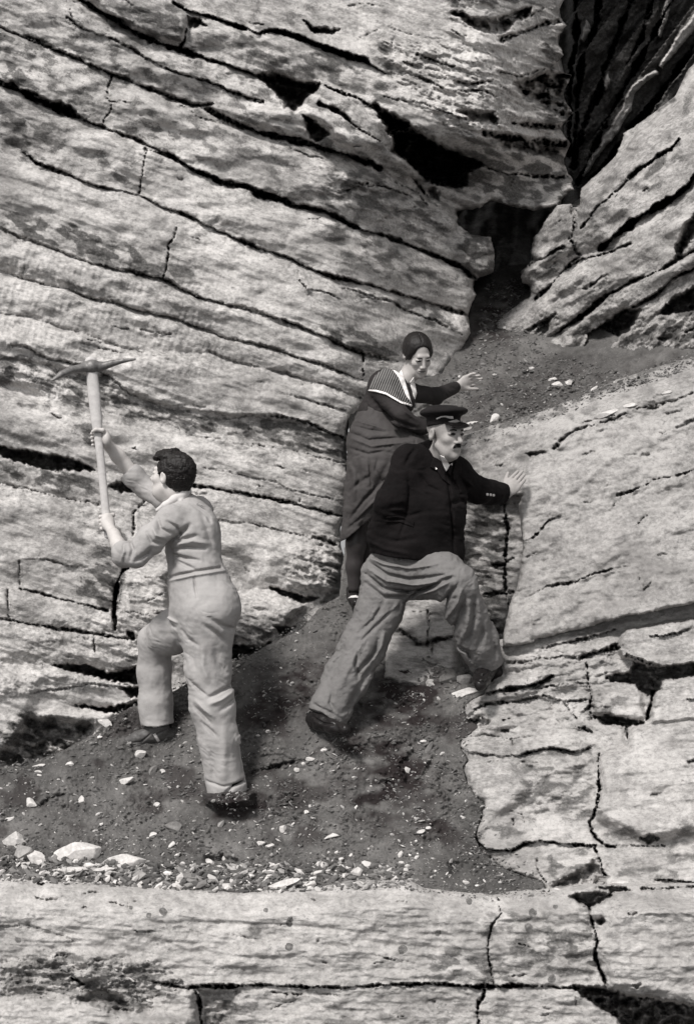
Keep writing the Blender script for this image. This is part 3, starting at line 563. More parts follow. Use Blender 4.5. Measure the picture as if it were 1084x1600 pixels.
rock_slab, I_slab = build_sheet('cliff_slab', slab_poly, Y_slab, M_slab, step=1.7, lam=0.003, theta=math.radians(-14), lines=slab_lines,
    holes=[([(824,711),(836,706),(850,707),(840,713),(829,715)], 0.12, 2.5)], dirt_shades=[([(688,712),(692,688),(715,680),(785,659),(850,640),(900,620),(955,594),(1030,570),(1130,548),(1130,566),(1030,588),(955,612),(900,636),(850,656),(785,674),(720,694)], 0.85, 8), ([(690,690),(800,665),(900,660),(850,700),(815,760),(700,740)], 0.42, 14), ([(850,650),(960,610),(1084,570),(1084,600),(950,655),(880,690)], 0.4, 12), ([(808,800),(850,790),(870,840),(820,900)], 0.35, 14), ([(1000,600),(1084,580),(1084,640),(1010,630)], 0.35, 14)],
    rough=[([(700,700),(830,680),(820,760),(720,765)], 0.35, 14)], cracks=45, seed=51, nz=(0.05, 0.013, 0.0035), aniso=1.8, thick=1.0, rnd=(7, 0.05), band=14)

# blocks below the slab
def Y_low(X, Y):
    return 7.50 - 0.0023 * (Y - 1000) - 0.0006 * (X - 780) + 0.10 * smooth01((960 - X) / 60) * 0
low_lines = [
 ([(845,1014,.8),(880,1006,1),(917,998,1.2),(960,985,1.6)], 2.6, 0.08, 0.03, 12), ([(850,1030,.4),(878,1026,.8),(903,1029,1),(933,1018,1.2),(967,1010,1.4)], 2.6, 0.09, 0.03, 14),
 ([(790,1036,.5),(815,1034,1),(845,1028,.6)], 2.2, 0.05, 0.02, 10), ([(760,1084,.8),(784,1079,1.4),(825,1071,1.6),(845,1064,1.4),(862,1056,1)], 3.6, 0.12, 0.05, 18),
 ([(825,1074,.6),(855,1073,.9),(885,1068,.7),(917,1068,1)], 2.0, 0.06, 0.02, 10), ([(790,1098,.6),(825,1092,1),(850,1087,1),(881,1096,1),(914,1094,.7)], 2.2, 0.07, 0.03, 12),
 ([(914,1035),(916,1052),(917,1068),(922,1080),(925,1090),(921,1110),(925,1125)], 1.9, 0.08), ([(881,1096),(890,1110),(900,1122)], 1.5, 0.04), ([(735,1110),(760,1100),(790,1098)], 2, 0.06, 0.02, 10),
 ([(1019,1082),(1017,1100),(1012,1124)], 3.6, 0.25), ([(1070,1093),(1084,1094),(1120,1092)], 2.2, 0.07, 0.02, 8), ([(896,1134,.8),(910,1136,1.2),(926,1145,.6)], 2.4, 0.08, 0.02, 10), ([(784,1127,.8),(797,1124,.5)], 2, 0.06), ([(784,1143),(793,1143)], 2, 0.05),
 ([(914,1110,.6),(925,1104,1),(934,1106,.5)], 3, 0.08), ([(1010,996,.4),(1040,994,1.6),(1060,990,.8),(1084,980,.3)], 2.4, 0.06, 0.03, 10),
 ([(722,1152,.4),(760,1148,.5),(800,1155,.4),(830,1150,.3)], 2, 0.05, 0.02, 12), ([(720,1170,.5),(760,1180,.6),(812,1181,.8),(830,1174,1),(853,1169,1),(880,1172,1.4),(895,1175,1.8),(920,1169,1.4)], 2.2, 0.09, 0.04, 16),
 ([(935,1180),(936,1200),(936,1219),(938,1235),(934,1262),(922,1285),(924,1300),(930,1312),(945,1322),(963,1325)], 2.3, 0.12, 0.0), ([(742,1313,.8),(759,1328,1.6),(798,1329,1.6),(817,1320,1.2),(840,1316,1.2),(867,1317,1),(909,1321,1),(930,1322,.8)], 2.6, 0.14, 0.04, 20),
 ([(928,1325),(932,1335),(939,1349),(948,1368)], 2.6, 0.12), ([(978,1132),(980,1150),(979,1166)], 2.4, 0.10), ([(963,1322),(1003,1322),(1040,1322)], 1.5, 0.05, 0.01, 10), ([(1022,1375),(1050,1376),(1084,1382),(1130,1384)], 2.4, 0.12, 0.03, 16),
 ([(795,1268,.5),(815,1272,.8),(818,1285,.5)], 1.5, 0.04), ([(840,1343,.4),(842,1362,.8),(850,1378,1)], 2, 0.05), ([(1075,1190),(1100,1186)], 3, 0.05), ([(980,1025,.8),(1005,1032,1),(1030,1040,.8)], 3, 0.10, 0.03, 10),
 ([(870,1122,.4),(885,1140,.6),(910,1142,.3)], 1.4, 0.03), ([(860,1100),(864,1116)], 1.3, 0.03), ([(745,1195,.4),(790,1188,.6),(840,1192,.4)], 1.6, 0.03, 0.01, 10),
]
low_holes = [([(944,1060),(965,1055),(985,1052),(992,1034),(1020,1043),(1050,1042),(1120,1034),(1120,1050),(1033,1062),(1030,1080),(1016,1086),(1000,1082),(994,1068),(965,1066)], 0.35, 2.5), ([(929,1119),(964,1119),(1004,1130),(985,1134),(950,1131)], 0.3, 2.5),
 ([(1002,1311),(1015,1306),(1032,1310),(1015,1317)], 0.15, 2.5), ([(860,1385),(905,1362),(925,1348),(948,1372),(945,1384)], 0.12, 6), ([(733,1124),(745,1120),(765,1128),(758,1138),(742,1136)], 0.12, 3)]
low_bumps = [([(978,985),(1130,960),(1130,1034),(1033,1043),(1005,1034),(972,1026),(966,1010)], 0.12, 4), ([(982,1142),(1010,1132),(1130,1122),(1130,1296),(1080,1300),(1010,1312),(960,1290),(926,1270),(940,1240),(938,1185),(950,1178),(978,1170)], 0.12, 12),
 ([(1024,1066),(1130,1052),(1130,1118),(1018,1130),(1022,1090)], 0.08, 4), ([(722,1190),(800,1190),(825,1240),(790,1265),(746,1306),(745,1290),(758,1252),(728,1215)], 0.05, 8), ([(925,1075),(1000,1085),(1008,1122),(935,1116),(926,1100)], 0.06, 5)]
low_dirts = [([(815,1180),(930,1180),(930,1290),(870,1280),(815,1290),(800,1250)], 0.55, 16), ([(745,1306),(800,1262),(830,1285),(820,1312),(760,1320)], 0.55, 8), ([(860,1100),(920,1100),(925,1020),(960,1020),(975,1045),(940,1060),(1000,1085),(1005,1125),(930,1120),(880,1120)], 0.42, 12), ([(850,1335),(925,1325),(940,1360),(860,1388)], 0.62, 8),
 ([(935,1290),(985,1280),(1010,1312),(940,1318)], 0.6, 5), ([(960,1345),(1030,1335),(1060,1370),(960,1378)], 0.5, 10), ([(850,1050),(900,1040),(915,1070),(870,1090),(835,1080)], 0.5, 8), ([(860,1170),(925,1165),(925,1182),(820,1184)], 0.6, 4), ([(1060,1280),(1130,1270),(1130,1375),(1000,1378),(1040,1330)], 0.45, 8)]
low_rough = [([(735,1020),(960,990),(985,1060),(930,1130),(730,1150)], 0.55, 14), ([(800,1180),(930,1180),(925,1270),(820,1280)], 0.4, 12)]
low_poly = [(775,1000),(784,1035),(768,1060),(756,1084),(738,1092),(724,1104),(728,1122),(748,1136),(736,1146),(720,1156),(719,1170),(730,1188),(722,1198),(728,1220),(742,1246),(757,1256),(748,1284),(741,1308),(750,1330),(764,1342),(790,1360),(820,1372),(846,1378),(852,1392),(860,1420),(1330,1420),(1330,930),(1084,925),(950,948),(830,990)]
rock_blocks, I_low = build_sheet('cliff_blocks', low_poly, Y_low, M_low, step=1.7, theta=math.radians(-6), lines=low_lines, holes=low_holes, bumps=low_bumps, dirt_shades=low_dirts, rough=low_rough,
    cracks=55, seed=61, nz=(0.035, 0.010, 0.0035), thick=0.9, rnd=(8, 0.05), band=14)

# ledge in the foreground
def Y_ledge(X, Y):
    top = np.interp(X, [-220, 0, 200, 380, 500, 640, 770, 930, 1084, 1300], [1374, 1376, 1386, 1397, 1387, 1377, 1398, 1386, 1384, 1380])
    v = Y - top
    return 6.42 - 0.0042 * np.clip(v + 20, 0, 60) - 0.0006 * np.clip(v - 30, 0, 400) + 0.0035 * np.clip(v - 250, 0, 0)
ledge_lines = [
 ([(776,1404),(779,1416),(783,1427),(772,1444),(768,1462),(765,1480),(765,1505),(768,1522),(770,1540)], 1.9, 0.08), ([(295,1544,.8),(313,1542,1.6),(350,1542,1.5),(391,1541,1.3),(446,1540,1),(496,1542,1.2),(540,1544,.8),(560,1541,.5),(610,1539,1),(671,1538,1.2),(715,1540,1.3),(755,1542,2),(792,1541,1.8),(842,1542,.8),(880,1544,.6),(897,1545,1)], 2.4, 0.14, 0.035, 24),
 ([(305,1548),(310,1562),(313,1575),(311,1592),(318,1610)], 4, 0.16), ([(755,1548),(753,1558),(746,1572),(747,1585),(746,1625)], 2.0, 0.10), ([(908,1405),(922,1418),(922,1435),(925,1447),(933,1469),(931,1490),(932,1508),(941,1525),(947,1546)], 3.2, 0.18),
 ([(586,1493,.5),(610,1500,1),(650,1504,.5)], 1.4, 0.03, 0.012, 12), ([(130,1396,.5),(145,1394,1),(160,1396,.3)], 2, 0.03), ([(190,1413,.5),(210,1410,.8)], 1.6, 0.02), ([(55,1403),(75,1406),(90,1405)], 1.6, 0.03, 0.01, 8), ([(330,1462,.4),(380,1463,.6),(410,1470,.6),(440,1471,.3)], 1.4, 0.02, 0.008, 8),
 ([(270,1445,.3),(300,1456,.4),(330,1462,.3)], 1.2, 0.02), ([(425,1578,.4),(445,1566,.7),(460,1562,.3)], 1.6, 0.03), ([(425,1550,.6),(450,1553,.8),(470,1553,.5)], 2, 0.05), ([(490,1550,.4),(510,1554,.6),(535,1556,.3)], 1.6, 0.04),
 ([(-20,1450),(40,1445,.5),(120,1470,.4)], 3, 0.02, 0.02, 20), ([(240,1535,.6),(262,1538,1),(285,1543,1),(300,1545,1)], 2, 0.06, 0.02, 12), ([(80,1500,.8),(90,1492,1),(102,1493,.6)], 2.4, 0.06), ([(115,1530),(125,1534),(132,1540)], 3, 0.08), ([(60,1382),(85,1379),(120,1375)], 2.6, 0.08), ([(88,1372),(118,1371),(130,1370)], 3.2, 0.1),
 ([(960,1420,.3),(1000,1430,.4),(1084,1428,.2)], 3, 0.02, 0.02, 18), ([(965,1425,.6),(985,1432,.8),(1000,1424,.3)], 2, 0.04), ([(1000,1390),(1045,1388),(1084,1386)], 2, 0.04, 0.02, 12)]
ledge_holes = [([(893,1542),(942,1544),(978,1555),(1022,1562),(1084,1571),(1130,1578),(1130,1640),(985,1640),(965,1590),(931,1571),(910,1556)], 0.5, 3), ([(892,1402),(920,1396),(961,1396),(945,1408),(922,1418),(904,1410)], 0.2, 3), ([(934,1388),(960,1386),(980,1391),(960,1395)], 0.16, 2.5),
 ([(125,1560),(160,1545),(190,1560),(205,1580),(180,1582),(140,1564)], 0.10, 5), ([(929,1440),(940,1434),(944,1442),(936,1446)], 0.1, 2), ([(990,1541),(1002,1538),(998,1546)], 0.06, 2), ([(312,1548),(370,1548),(360,1640),(312,1640)], 0.08, 10)]
def disc(x, y, r): return [(x + r * math.cos(a), y + r * math.sin(a) * 1.0) for a in (0, .8, 1.57, 2.4, 3.14, 3.9, 4.7, 5.5)]
ledge_dirts = [(disc(x, y, r), 1.6, 1.5) for x, y, r in [(29,1470,5),(257,1426,6),(234,1432,4),(451,1443,6),(454,1436,5),(450,1480,6),(415,1423,4),(830,1427,6),(826,1450,7),(734,1409,5),(868,1416,4),(201,1419,3),(864,1530,6),(628,1485,7),(684,1458,5)]] + [
 ([(690,1475),(760,1470),(800,1460),(850,1440),(905,1440),(928,1500),(925,1535),(860,1525),(790,1540),(700,1532),(640,1500)], 0.66, 14), ([(840,1470),(925,1450),(928,1530),(850,1520)], 0.85, 8), ([(380,1440),(440,1445),(445,1468),(390,1466)], 0.55, 6), ([(700,1440),(800,1415),(930,1410),(920,1450),(760,1480)], 0.5, 14),
 ([(60,1480),(250,1500),(290,1545),(200,1585),(100,1560),(0,1560),(0,1520)], 0.62, 12), ([(312,1548),(420,1550),(400,1600),(318,1600)], 0.62, 10), ([(480,1550),(800,1550),(1000,1600),(480,1640)], 0.42, 16), ([(935,1440),(970,1440),(985,1500),(950,1530)], 0.4, 10)]
ledge_poly = [(-240,1372),(0,1375),(110,1378),(200,1386),(280,1391),(380,1396),(430,1393),(500,1386),(560,1376),(640,1376),(662,1388),(700,1393),(770,1399),(800,1394),(850,1390),(930,1383),(980,1383),(1084,1380),(1320,1376),(1320,1760),(-240,1760)]
rock_ledge, I_ledge = build_sheet('cliff_ledge', ledge_poly, Y_ledge, M_ledge, step=1.7, theta=math.radians(2), lines=ledge_lines, holes=ledge_holes,
    bumps=[([(-30,1575),(100,1560),(170,1570),(290,1600),(290,1700),(-30,1700)], 0.10, 14), ([(255,1545),(300,1550),(312,1640),(230,1640),(240,1570)], 0.06, 8), ([(948,1440),(1010,1410),(1150,1415),(1150,1568),(1084,1566),(1000,1555),(955,1540),(936,1480)], 0.08, 14)],
    dirt_shades=ledge_dirts, rough=[([(60,1490),(250,1500),(290,1545),(200,1585),(100,1565),(-30,1560),(-30,1510)], 0.9, 12)], cracks=50, seed=71, nz=(0.035, 0.014, 0.005), thick=0.5, rnd=(10, 0.05), band=14)

# ------------------------------------------------------------------ soil
SP = np.array([(-200,1385,6.5),(0,1385,6.5),(350,1400,6.47),(750,1400,6.47),(1100,1400,6.5),(-200,1180,7.15),(0,1200,7.1),(100,1170,7.22),(190,1110,7.4),(350,1245,7.0),(240,1160,7.33),(500,1135,7.22),(765,1085,7.42),
 (740,1300,6.78),(600,1250,7.02),(420,1300,6.84),(200,1290,6.85),(400,1015,7.72),(470,985,7.86),(530,935,8.02),(552,945,8.0),(620,985,7.85),(700,1060,7.5),(640,1120,7.32),(900,1390,6.5),(300,1030,7.6),
 (560,800,8.6),(640,800,8.75),(700,690,8.9),(700,575,9.45),(640,620,9.0),(900,600,9.1),(800,640,8.95),(730,690,8.7),(760,440,10.7),(840,500,10.0),(1000,590,8.7),(1100,560,8.4),(800,560,9.5),(760,500,10.2),(800,380,11.4)], float)
def rbf(X, Y, pts):
    p = pts[:, :2] / 300.0; n = len(p)
    d = np.hypot(p[:, None, 0] - p[None, :, 0], p[:, None, 1] - p[None, :, 1])
    A = np.zeros((n + 3, n + 3)); A[:n, :n] = d + np.eye(n) * 0.04; A[:n, n] = 1; A[:n, n + 1:] = p; A[n, :n] = 1; A[n + 1:, :n] = p.T
    wts = np.linalg.solve(A, np.concatenate([pts[:, 2], [0, 0, 0]]))
    out = wts[n] + wts[n + 1] * X / 300 + wts[n + 2] * Y / 300
    for i in range(n): out = out + wts[i] * np.hypot(X / 300 - p[i, 0], Y / 300 - p[i, 1])
    return out
soil_poly = [(-220,1205),(-20,1197),(30,1200),(60,1190),(100,1172),(145,1150),(175,1122),(205,1105),(225,1100),(262,1085),(330,1050),(362,1035),(385,1028),(410,1012),(470,984),(500,950),(530,932),(545,800),(545,640),(600,600),(690,585),(705,560),(728,530),(735,480),(742,440),(770,428),(785,415),(840,410),(860,470),(990,540),(1300,520),(1300,600),(1000,620),(870,660),(780,700),(735,760),(650,790),(606,880),(604,940),(622,972),(617,992),(640,1016),(668,1034),(700,1044),(745,1040),(780,1010),(800,1100),(860,1330),(950,1340),(960,1400),(850,1398),(770,1404),(700,1398),(660,1393),(640,1382),(560,1381),(500,1391),(430,1399),(380,1401),(280,1396),(200,1391),(110,1383),(0,1380),(-220,1378)]
def Y_soil(X, Y): return rbf(X, Y, SP)
def soil_extra(g, h, dirt_shade, U, V):
    n = fbm(g.X / 60, g.Y / 45, 4, seed=5)
    h += 0.030 * n + 0.05 * smooth01((720 - g.Y) / 60) * ridged(g.X / 42, g.Y / 26, 4, seed=91) + 0.010 * ridged(g.X / 16, g.Y / 13, 4, seed=6)
    cl = fbm(g.X / 5.5, g.Y / 4.5, 3, seed=8)
    zone = smooth01((fbm(g.X / 70, g.Y / 50, 3, seed=15) + 0.1) * 2.5)
    h += 0.011 * cl * (0.4 + zone) + 0.018 * np.clip(ridged(g.X / 12, g.Y / 10, 3, seed=19) - .3, 0, 1) * zone + 0.012 * np.clip(fbm(g.X / 9, g.Y / 7, 2, seed=18) - 0.25, 0, 1) * zone
    d = smooth01((fbm(g.X / 90, g.Y / 60, 4, seed=12) - 0.02) * 3)
    dirt_shade += 0.9 * d * smooth01((g.Y - 1030) / 60) * smooth01((1345 - g.Y) / 40)
soil_dirt_shade = [([(690,600),(760,560),(900,560),(960,590),(880,625),(760,680),(700,690)], 0.45, 26), ([(960,560),(1130,530),(1130,590),(960,610)], 0.3, 16), ([(400,1050),(520,1020),(480,1110),(520,1150),(660,1140),(700,1060),(640,1010),(620,1000),(560,1120),(400,1120)], 0.9, 16), ([(540,1150),(640,1150),(700,1250),(680,1330),(560,1300),(520,1220)], 0.6, 20), ([(740,430),(830,430),(800,540),(730,540)], 0.8, 14), ([(330,1250),(420,1240),(420,1290),(330,1290)], 0.4, 14)]  # the strongest patch, behind the men's legs, paints their cast shadows
def clampY(g, Yd):
    lim = Y_left(g.X, g.Y) - 0.015
    inl = (g.X < 560) & (g.Y < 1215)
    Yd = np.where(inl, np.minimum(Yd, lim), Yd)
    d, _, _ = poly_sdf(g.X, g.Y, low_poly)
    return np.where(d < -1, np.maximum(Yd, Y_low(g.X, g.Y) + 0.12), Yd)
ground, I_soil = build_sheet('ground', soil_poly, Y_soil, M_soil, bumps=[([(318,1240),(345,1236),(372,1234),(396,1240),(392,1256),(350,1262),(322,1256)], 0.15, 6)], step=1.7, theta=0, nz=(0.0, 0.0, 0.0), aniso=2, warp=2.0, thick=0.05, rnd=(2, 0.0), band=6, seed=81, extra=soil_extra, dirt_shades=soil_dirt_shade, clampY=clampY,
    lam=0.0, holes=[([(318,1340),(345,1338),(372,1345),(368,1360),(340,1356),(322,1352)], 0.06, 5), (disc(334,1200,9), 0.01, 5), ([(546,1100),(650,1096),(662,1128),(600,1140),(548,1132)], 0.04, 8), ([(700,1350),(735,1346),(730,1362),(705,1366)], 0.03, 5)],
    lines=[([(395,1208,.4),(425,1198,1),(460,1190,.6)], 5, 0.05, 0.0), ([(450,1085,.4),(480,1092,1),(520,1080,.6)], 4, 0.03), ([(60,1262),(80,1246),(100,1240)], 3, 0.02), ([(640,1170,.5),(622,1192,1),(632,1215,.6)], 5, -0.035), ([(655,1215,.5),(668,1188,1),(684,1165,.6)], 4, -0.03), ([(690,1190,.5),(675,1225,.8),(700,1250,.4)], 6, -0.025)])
# ------------------------------------------------------------------ solid modelling by distance fields (for figures and tools)
from mathutils.bvhtree import BVHTree
def unit(v): v = np.asarray(v, float); return v / np.linalg.norm(v)
FOLD = 1.6
class Sdf:
    def __init__(s): s.ops = []
    def cap(s, a, b, ra, rb, k=0.02, sq=None, sub=False):
        a = np.asarray(a, float); b = np.asarray(b, float); R = max(ra, rb)
        s.ops.append(('s' if sub else 'u', 'cap', (a, b, ra, rb, sq), k, np.minimum(a, b) - R - k, np.maximum(a, b) + R + k)); return s
    def chain(s, pts, k=0.03, sq=None):
        for (a, ra), (b, rb) in zip(pts[:-1], pts[1:]): s.cap(a, b, ra, rb, k, sq)
        return s
    def ell(s, c, r, R=None, k=0.02, sub=False, inter=False):
        c = np.asarray(c, float); r = np.asarray(r, float); m = r.max()
        s.ops.append(('s' if sub else 'u', 'ell', (c, r, np.eye(3) if R is None else R), k, c - m - k, c + m + k)); return s
    def cut(s, point, normal, k=0.005, rad=None):      # removes what lies on the normal's side (near the point, if rad is given)
        p_ = np.asarray(point, float)
        s.ops.append(('cut', None, (p_, unit(normal)), k, None if rad is None else p_ - rad, None if rad is None else p_ + rad)); return s
    def hem(s, end, prev, r, rad=None, deep=.035):      # a cuff cut square and hollow
        end = np.asarray(end, float); n_ = unit(end - np.asarray(prev, float)); s.cut(end, n_, .003, rad or r * 1.75)
        s.cap(end - n_ * deep, end + n_ * .02, max(r - .045, r * .4), max(r - .035, r * .4), .002, sub=True); return s
    def fold(s, pts, Y, rpx, amp, dy=0.35):  # a crease (amp > 0) or ridge (amp < 0) running along image points at depth Y
        q = [P(p[0], p[1], Y) for p in pts]; r = rpx * Y / F; amp = amp * FOLD
        lo = np.min(q, 0) - 3 * r; hi = np.max(q, 0) + 3 * r; lo[1] = Y - dy; hi[1] = Y + dy * 0.2
        s.ops.append(('f', None, (q, r, amp), 0, lo, hi)); return s
    def wob(s, amp, sc, seed=0, ax=(1, 1, 1)):
        s.ops.append(('n', None, (amp, sc, seed, ax), 0, None, None)); return s
    def wrinkle(s, amp, sc, ang, seed=0):    # sharp little creases running at an angle in the picture plane
        s.ops.append(('r', None, (amp, sc, ang, seed), 0, None, None)); return s
    def bounds(s):
        lo = np.min([o[4] for o in s.ops if o[0] == 'u'], 0); hi = np.max([o[5] for o in s.ops if o[0] == 'u'], 0); return lo, hi
    def mesh(s, vx, lo=None, hi=None):
        l, h = s.bounds(); l = l if lo is None else np.maximum(l, lo); h = h if hi is None else np.minimum(h, hi)
        l = l - 2 * vx; h = h + 2 * vx
        n = np.ceil((h - l) / vx).astype(int) + 1
        ax = [np.float32(l[i]) + np.arange(n[i], dtype=np.float32) * np.float32(vx) for i in range(3)]
        D = np.full(n, 0.25, np.float32)
        for op, kind, prm, k, blo, bhi in s.ops:
            if blo is not None:
                pad = 3 * vx + 0.006
                i0 = np.clip(((blo - pad - l) / vx).astype(int), 0, n); i1 = np.clip(((bhi + pad - l) / vx).astype(int) + 2, 0, n)
                if (i1 <= i0).any(): continue
                S = tuple(slice(a, b) for a, b in zip(i0, i1))
            else: S = (slice(None),) * 3
            X = ax[0][S[0]][:, None, None]; Y = ax[1][S[1]][None, :, None]; Z = ax[2][S[2]][None, None, :]
            if kind == 'cap':
                a, b, ra, rb, sq = prm; ab = b - a; L = float(ab @ ab) + 1e-12
                px, py, pz = X - a[0], Y - a[1], Z - a[2]
                t = np.clip((px * ab[0] + py * ab[1] + pz * ab[2]) / L, 0, 1)
                qx, qy, qz = px - t * ab[0], py - t * ab[1], pz - t * ab[2]
                if sq is not None:
                    nn, sc_ = sq; dt = (qx * nn[0] + qy * nn[1] + qz * nn[2]) * (sc_ - 1)
                    qx, qy, qz = qx + nn[0] * dt, qy + nn[1] * dt, qz + nn[2] * dt
                d = np.sqrt(qx * qx + qy * qy + qz * qz) - (ra + (rb - ra) * t)
                if sq is not None: d = d / (1 + 0.35 * (sc_ - 1))
            elif kind == 'ell':
                c, r, R = prm; px, py, pz = X - c[0], Y - c[1], Z - c[2]
                u = (px * R[0, 0] + py * R[1, 0] + pz * R[2, 0]) / r[0]; v = (px * R[0, 1] + py * R[1, 1] + pz * R[2, 1]) / r[1]; w_ = (px * R[0, 2] + py * R[1, 2] + pz * R[2, 2]) / r[2]
                k0 = np.sqrt(u * u + v * v + w_ * w_); k1 = np.sqrt((u / r[0]) ** 2 + (v / r[1]) ** 2 + (w_ / r[2]) ** 2) + 1e-9
                d = k0 * (k0 - 1) / k1
            if op == 'u':
                e = D[S]; hh = np.maximum(k - np.abs(e - d), 0) / max(k, 1e-6); D[S] = np.minimum(e, d) - hh * hh * k * 0.25
            elif op == 's':
                e = D[S]; d = -d; hh = np.maximum(k - np.abs(e - d), 0) / max(k, 1e-6); D[S] = np.maximum(e, d) + hh * hh * k * 0.25
            elif op == 'cut':
                p0, nn = prm; d = (X - p0[0]) * nn[0] + (Y - p0[1]) * nn[1] + (Z - p0[2]) * nn[2]
                e = D[S]; hh = np.maximum(k - np.abs(e - d), 0) / max(k, 1e-6); D[S] = np.maximum(e, d) + hh * hh * k * 0.25
            elif op == 'f':
                q, r, amp = prm; X2 = X[:, 0, :]; Z2 = Z[:, 0, :]; best = None; n_ = len(q) - 1
                for i in range(n_):
                    dx, dz = q[i + 1][0] - q[i][0], q[i + 1][2] - q[i][2]; L = dx * dx + dz * dz + 1e-9
                    t = np.clip(((X2 - q[i][0]) * dx + (Z2 - q[i][2]) * dz) / L, 0, 1)
                    d2 = (X2 - q[i][0] - t * dx) ** 2 + (Z2 - q[i][2] - t * dz) ** 2
                    tt = (i + t) / n_; wv = amp * np.exp(-d2 / (r * r)) * (0.25 + 0.75 * np.sin(np.pi * np.clip(tt, 0.02, 0.98)) ** 0.7)
                    best = wv if best is None else np.where(np.abs(wv) > np.abs(best), wv, best)
                D[S] += best[:, None, :].astype(np.float32)
            elif op == 'n':
                amp, sc_, seed, axs = prm
                gx, gz = np.meshgrid(ax[0] / sc_ * axs[0], ax[2] / sc_ * axs[2], indexing='ij'); gy, gz2 = np.meshgrid(ax[1] / sc_ * axs[1], ax[2] / sc_ * axs[2], indexing='ij')
                a_ = fbm(gx + seed, gz, 3, seed=seed); b_ = fbm(gy + 5.5 + seed, gz2, 3, seed=seed + 3)
                D += amp * 0.7 * (a_[:, None, :] + b_[None, :, :])
            elif op == 'r':
                amp, sc_, ang, seed = prm; gx, gz = np.meshgrid(ax[0], ax[2], indexing='ij'); ca_, sa_ = math.cos(ang), math.sin(ang)
                u_ = (gx * ca_ + gz * sa_) / (sc_ * 3.2); v_ = (-gx * sa_ + gz * ca_) / sc_
                w0 = fbm(gx / (sc_ * 5), gz / (sc_ * 5), 2, seed=seed + 9)
                rr_ = ridged(u_ + w0, v_ + w0 * 1.5, 2, seed=seed)
                D += (amp * np.clip(rr_ - .25, 0, 1) * np.clip(.4 + 1.6 * w0, 0, 1))[:, None, :].astype(np.float32)
        # surface nets
        I = D < 0
        c8 = [(i, j, k_) for i in (0, 1) for j in (0, 1) for k_ in (0, 1)]
        sub_ = lambda A, o: A[o[0]:n[0] - 1 + o[0], o[1]:n[1] - 1 + o[1], o[2]:n[2] - 1 + o[2]]
        cnt = np.zeros(tuple(n - 1), np.int8)
        for o in c8: cnt += sub_(I, o)
        act = np.argwhere((cnt > 0) & (cnt < 8))
        idx = np.full(tuple(n - 1), -1, np.int32); idx[act[:, 0], act[:, 1], act[:, 2]] = np.arange(len(act))
        acc = np.zeros((len(act), 3)); num = np.zeros(len(act))
        vals = {o: D[act[:, 0] + o[0], act[:, 1] + o[1], act[:, 2] + o[2]] for o in c8}
        for o in c8:
            for a in range(3):
                if o[a] == 0:
                    o2 = list(o); o2[a] = 1; o2 = tuple(o2); v0, v1 = vals[o], vals[o2]
                    m = (v0 < 0) != (v1 < 0); t = np.where(m, v0 / np.where(m, v0 - v1, 1), 0)
                    pnt = np.tile(np.array(o, float), (len(act), 1)); pnt[:, a] += t
                    acc += pnt * m[:, None]; num += m
        V = (act + acc / num[:, None]) * vx + l
        faces = []
        for a in range(3):
            b, c = (a + 1) % 3, (a + 2) % 3
            s0 = [slice(None)] * 3; s1 = [slice(None)] * 3; s0[a] = slice(0, n[a] - 1); s1[a] = slice(1, n[a])
            ch = I[tuple(s0)] != I[tuple(s1)]; e = np.argwhere(ch)
            e = e[(e[:, b] > 0) & (e[:, c] > 0) & (e[:, b] < n[b] - 1) & (e[:, c] < n[c] - 1)]
            if not len(e): continue
            fl = I[e[:, 0], e[:, 1], e[:, 2]]
            def q_(db, dc):
                f_ = e.copy(); f_[:, b] += db; f_[:, c] += dc; return idx[f_[:, 0], f_[:, 1], f_[:, 2]]
            qd = np.stack([q_(-1, -1), q_(0, -1), q_(0, 0), q_(-1, 0)], 1)
            qd[~fl] = qd[~fl][:, ::-1]; faces.append(qd)
        Fc = np.concatenate(faces); Fc = Fc[(Fc >= 0).all(1)]
        return V, Fc
def join_vf(parts):
    V = []; Fc = []; o = 0
    for v, f in parts: V.append(v); Fc.append(f + o); o += len(v)
    return np.concatenate(V), np.concatenate(Fc)
def relax(V, Fc, it=1, lam=0.5):
    for _ in range(it):
        acc = np.zeros_like(V); cnt = np.zeros(len(V))
        for i in range(4):
            a = Fc[:, i]; b = Fc[:, (i + 1) % 4]
            for k_ in range(3):
                acc[:, k_] += np.bincount(a, V[b, k_], len(V)) + np.bincount(b, V[a, k_], len(V))
            cnt += np.bincount(a, minlength=len(V)) + np.bincount(b, minlength=len(V))
        m = cnt > 0; V = V.copy(); V[m] = V[m] * (1 - lam) + lam * acc[m] / cnt[m, None]
    return V
BVH = {}
def solid(name, sdf, vx, mat, parent, it=1, key=None, extra=None, attrs=None, lo=None, hi=None):
    V, Fc = sdf.mesh(vx, lo, hi)
    V = relax(V, Fc, it)
    if extra: V, Fc = join_vf([(V, Fc)] + extra)
    o = mesh_obj(name, V, Fc, mat, parent, attrs=attrs(V) if attrs else None)
    if key: BVH[key] = BVHTree.FromPolygons(V.tolist(), Fc.tolist())
    return o
def raycast(keys, px, py):
    org = Vector((0, 0, CZ)); d = Vector(((px - CX) / F, 1.0, (CY - py) / F)).normalized(); best = None
    for k in keys:
        h = BVH[k].ray_cast(org, d)
        if h[0] is not None and (best is None or h[3] < best[1]): best = (h[0], h[3])
    return best, d
